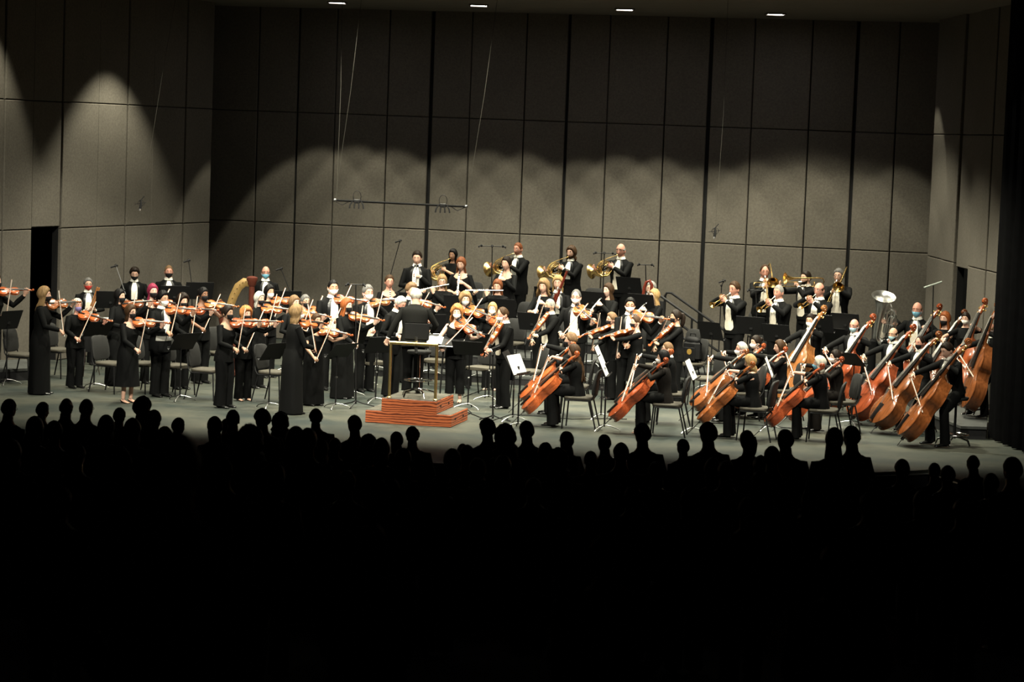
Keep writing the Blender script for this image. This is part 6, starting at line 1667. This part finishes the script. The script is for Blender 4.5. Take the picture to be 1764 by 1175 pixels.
# instrument bag on the chair near the stairs
p = on_z(1188, 672)
e = empty('instrument_bag', (p.x + .02, p.y + .02, .49), radians(-40)); tag(e, 'black padded bag with round gold emblem standing on a chair', 'bag')
mb = MB(); mb.rbox((0, 0, .20), (.36, .20, .40), .07); mb.ball((0, 0, .38), (.16, .09, .08), 12, 7); mb.build('bag_body', M_PLASTIC, e)
mb = MB(); mb.rbox((0, -.105, .15), (.26, .03, .24), .012); pk = mb.build('front_pocket', M_PLASTIC, e)
mb = MB(); mb.lathe([(.05, 0), (.05, .004)], 18, 0, Matrix.Translation((.02, -.119, .19)) @ Matrix.Rotation(pi / 2, 4, 'X')); mb.build('emblem', mat('gold_print', (.28, .17, .03), .6), pk)
mb = MB(); mb.tube([(-.06, 0, .44), (-.05, 0, .50), (.05, 0, .50), (.06, 0, .44)], .010, 6); mb.build('handle', M_PLASTIC, e)
# cables on the floor
def cable(pts_px, label):
    P = [on_z(x, y, .008) for x, y in pts_px]; mb = MB(); mb.tube(P, .007, 5); tag(mb.build('stage_cable', M_PLASTIC), label, 'cable', 'cables on the stage floor')
cable([(797, 710), (806, 706), (812, 711), (802, 716), (795, 713), (800, 708), (815, 714), (830, 720), (848, 724)], 'black cable coiled beside the podium and running to the low microphone stand')
cable([(849, 724), (880, 714), (930, 717), (985, 722), (1040, 721), (1080, 722)], 'thin black cable crossing the floor below the front cellos')
cable([(1205, 728), (1290, 731), (1345, 736), (1420, 742)], 'thin black cable behind the front cellist turned away')
cable([(798, 684), (830, 672), (848, 664)], 'pale-edged cable bundle near the white-masked violist in scoop-necked black')
# ------------------------------------------------------------------ audience in the dark
AUD = [ # x, y of head top, depth, hair, turn
 (12, 688, 29.5, 'short', 150), (70, 693, 31, 'short', 140), (112, 685, 29.5, 'bald', 165), (146, 687, 29.5, 'crop', 160), (182, 717, 27.5, 'bob', 180), (204, 703, 30.5, 'short', 165), (228, 722, 27.5, 'bob', 185),
 (242, 685, 28.5, 'fluffy', 150), (263, 707, 28.5, 'short', 165), (283, 737, 27, 'bob', 180), (304, 720, 30, 'short', 140), (58, 719, 27, 'bob', 175), (93, 728, 27, 'fluffy', 185), (373, 719, 29, 'bob', 215), (389, 722, 31, 'short', 180), (402, 707, 29.5, 'short', 190),
 (430, 738, 20, 'curly', 185), (455, 706, 29, 'fluffy', 215), (485, 713, 30, 'curly', 200), (509, 737, 24, 'bob', 180), (529, 739, 24, 'short', 175), (545, 706, 31, 'fluffy', 190), (552, 757, 27, 'bob', 180), (577, 755, 29, 'short', 180),
 (614, 716, 29.5, 'short', 215), (636, 752, 28, 'curly', 190), (657, 756, 27, 'bob', 180), (686, 745, 30, 'bob', 215), (712, 737, 29.5, 'curlyshort', 195), (694, 774, 26, 'bob', 180), (780, 775, 26, 'bob', 185), (797, 764, 29, 'crop', 180),
 (806, 768, 26.5, 'short', 190), (823, 791, 25, 'bob', 180), (843, 723, 29, 'fluffy', 210), (872, 735, 27, 'curly', 190), (911, 726, 29, 'short', 215), (880, 767, 27, 'short', 180), (866, 786, 26, 'bob', 175), (939, 764, 28, 'bob', 170),
 (980, 744, 29.5, 'long', 220), (963, 777, 26, 'curly', 190), (1018, 778, 28, 'short', 180), (1045, 748, 29, 'crop', 215), (1072, 764, 27, 'short', 190), (1110, 732, 28.5, 'fluffy', 205), (1132, 797, 26.5, 'bob', 185), (1180, 757, 30, 'short', 215),
 (1224, 730, 28, 'fluffy', 210), (1231, 791, 26, 'bob', 190), (1252, 795, 25.5, 'short', 180), (1291, 742, 29, 'pony', 210), (1333, 770, 27, 'short', 195), (1312, 786, 28, 'bob', 185), (1313, 816, 25, 'curly', 190), (1357, 741, 28, 'short', 205),
 (1440, 738, 26.5, 'long', 190), (1472, 735, 28, 'short', 215), (1557, 792, 27, 'short', 190), (1613, 797, 28.5, 'crop', 200), (1635, 803, 27, 'short', 185), (1681, 783, 29, 'bald', 215), (1710, 817, 27, 'bob', 190), (1750, 789, 24, 'short', 205)]
AUD_DARK = [(20, 760, 24, 'bob'), (130, 766, 23, 'short'), (205, 775, 22, 'curly'), (385, 790, 19, 'short'), (470, 800, 18, 'bob'), (596, 812, 20, 'short'), (670, 826, 18, 'bob'), (760, 824, 21, 'curly'), (920, 824, 22, 'short'), (1000, 836, 20, 'bob'),
            (1090, 838, 21, 'short'), (1190, 840, 20, 'bob'), (1290, 858, 17, 'short'), (1400, 846, 21, 'curly'), (1500, 850, 20, 'short'), (1590, 846, 22, 'bob'), (1660, 860, 19, 'short'), (100, 838, 14, 'short'), (640, 905, 11, 'bob'), (1050, 920, 10, 'short'), (1450, 935, 10, 'bob')]
def house_floor(D): return house_z(D)
used = set()
PX = sorted([(project(l + Vector((0, 0, 1.)))[0], project(l)[1], w) for w, l, ph in PEOPLE])
def aud_label(x, y, turn, dark, D):
    tw = 'right-turned' if turn < 162 else 'left-turned' if turn > 198 else 'stage-facing'
    c = sorted(PX, key=lambda q: abs(q[0] - x) + max(0, 715 - q[1]) * .35)
    for a in c[:6]:
        rel = 'directly below' if abs(a[0] - x) < 10 else ('below and left of' if x < a[0] else 'below and right of')
        l = (tw + (' listener lost in the dark ' if dark else ' audience silhouette ') + rel + ' the ' + a[2])
        if l not in used and len(l.split()) <= 16:
            used.add(l); return l
    l = tw + ' audience member %s the %s' % ('far below' if dark else 'low beneath', c[6][2]); used.add(l); return l
cols = ['navy', 'dimgrey', 'black', 'maroon', 'blackg']
def listener(x, y, D, hair, turn, dark=False, **kw):
    lab = kw.pop('label', None) or aud_label(x, y, turn, dark, D)
    hp = at_D(x, y, D); fz = house_floor(D)
    p = dict(sex='f' if hair in ('bob', 'long', 'pony', 'curly') else 'm', pose='stand', outfit='blouse', skin='tan', hair=hair, hcol=rng.choice(['dark', 'black', 'brown', 'dgrey']), ccol=rng.choice(cols), w=rng.uniform(1.12, 1.28), hsc=.98, lcol='black', glasses=rng.random() < .2)
    p.update(kw)
    t8 = skeleton(p, .8)['top'] + .012; t1 = skeleton(p, 1.)['top'] + .012
    s = .8 + .2 * (hp.z - fz - t8) / (t1 - t8)
    s = max(.72, min(1.13, s)); p['s'] = s
    K = skeleton(p, s); top = K['top'] + .012
    hs = at_D(x, y, D); z = hs.z - top
    MW = TR((hs.x, hs.y, max(z, fz) if abs(z - fz) < .02 else z), radians(turn))
    arms, _ = pose_free(p, K, s)
    person(p, MW, lab, arms, 'audience members')
for a in AUD: listener(*a)
for a in AUD_DARK: listener(a[0], a[1], a[2], a[3], 180 + rng.uniform(-15, 15), True)
listener(300, 748, 7.6, 'short', 182, True, label='large near listener in pale collared shirt at lower left, back to camera', ccol='shirt', w=1.15, sex='m')
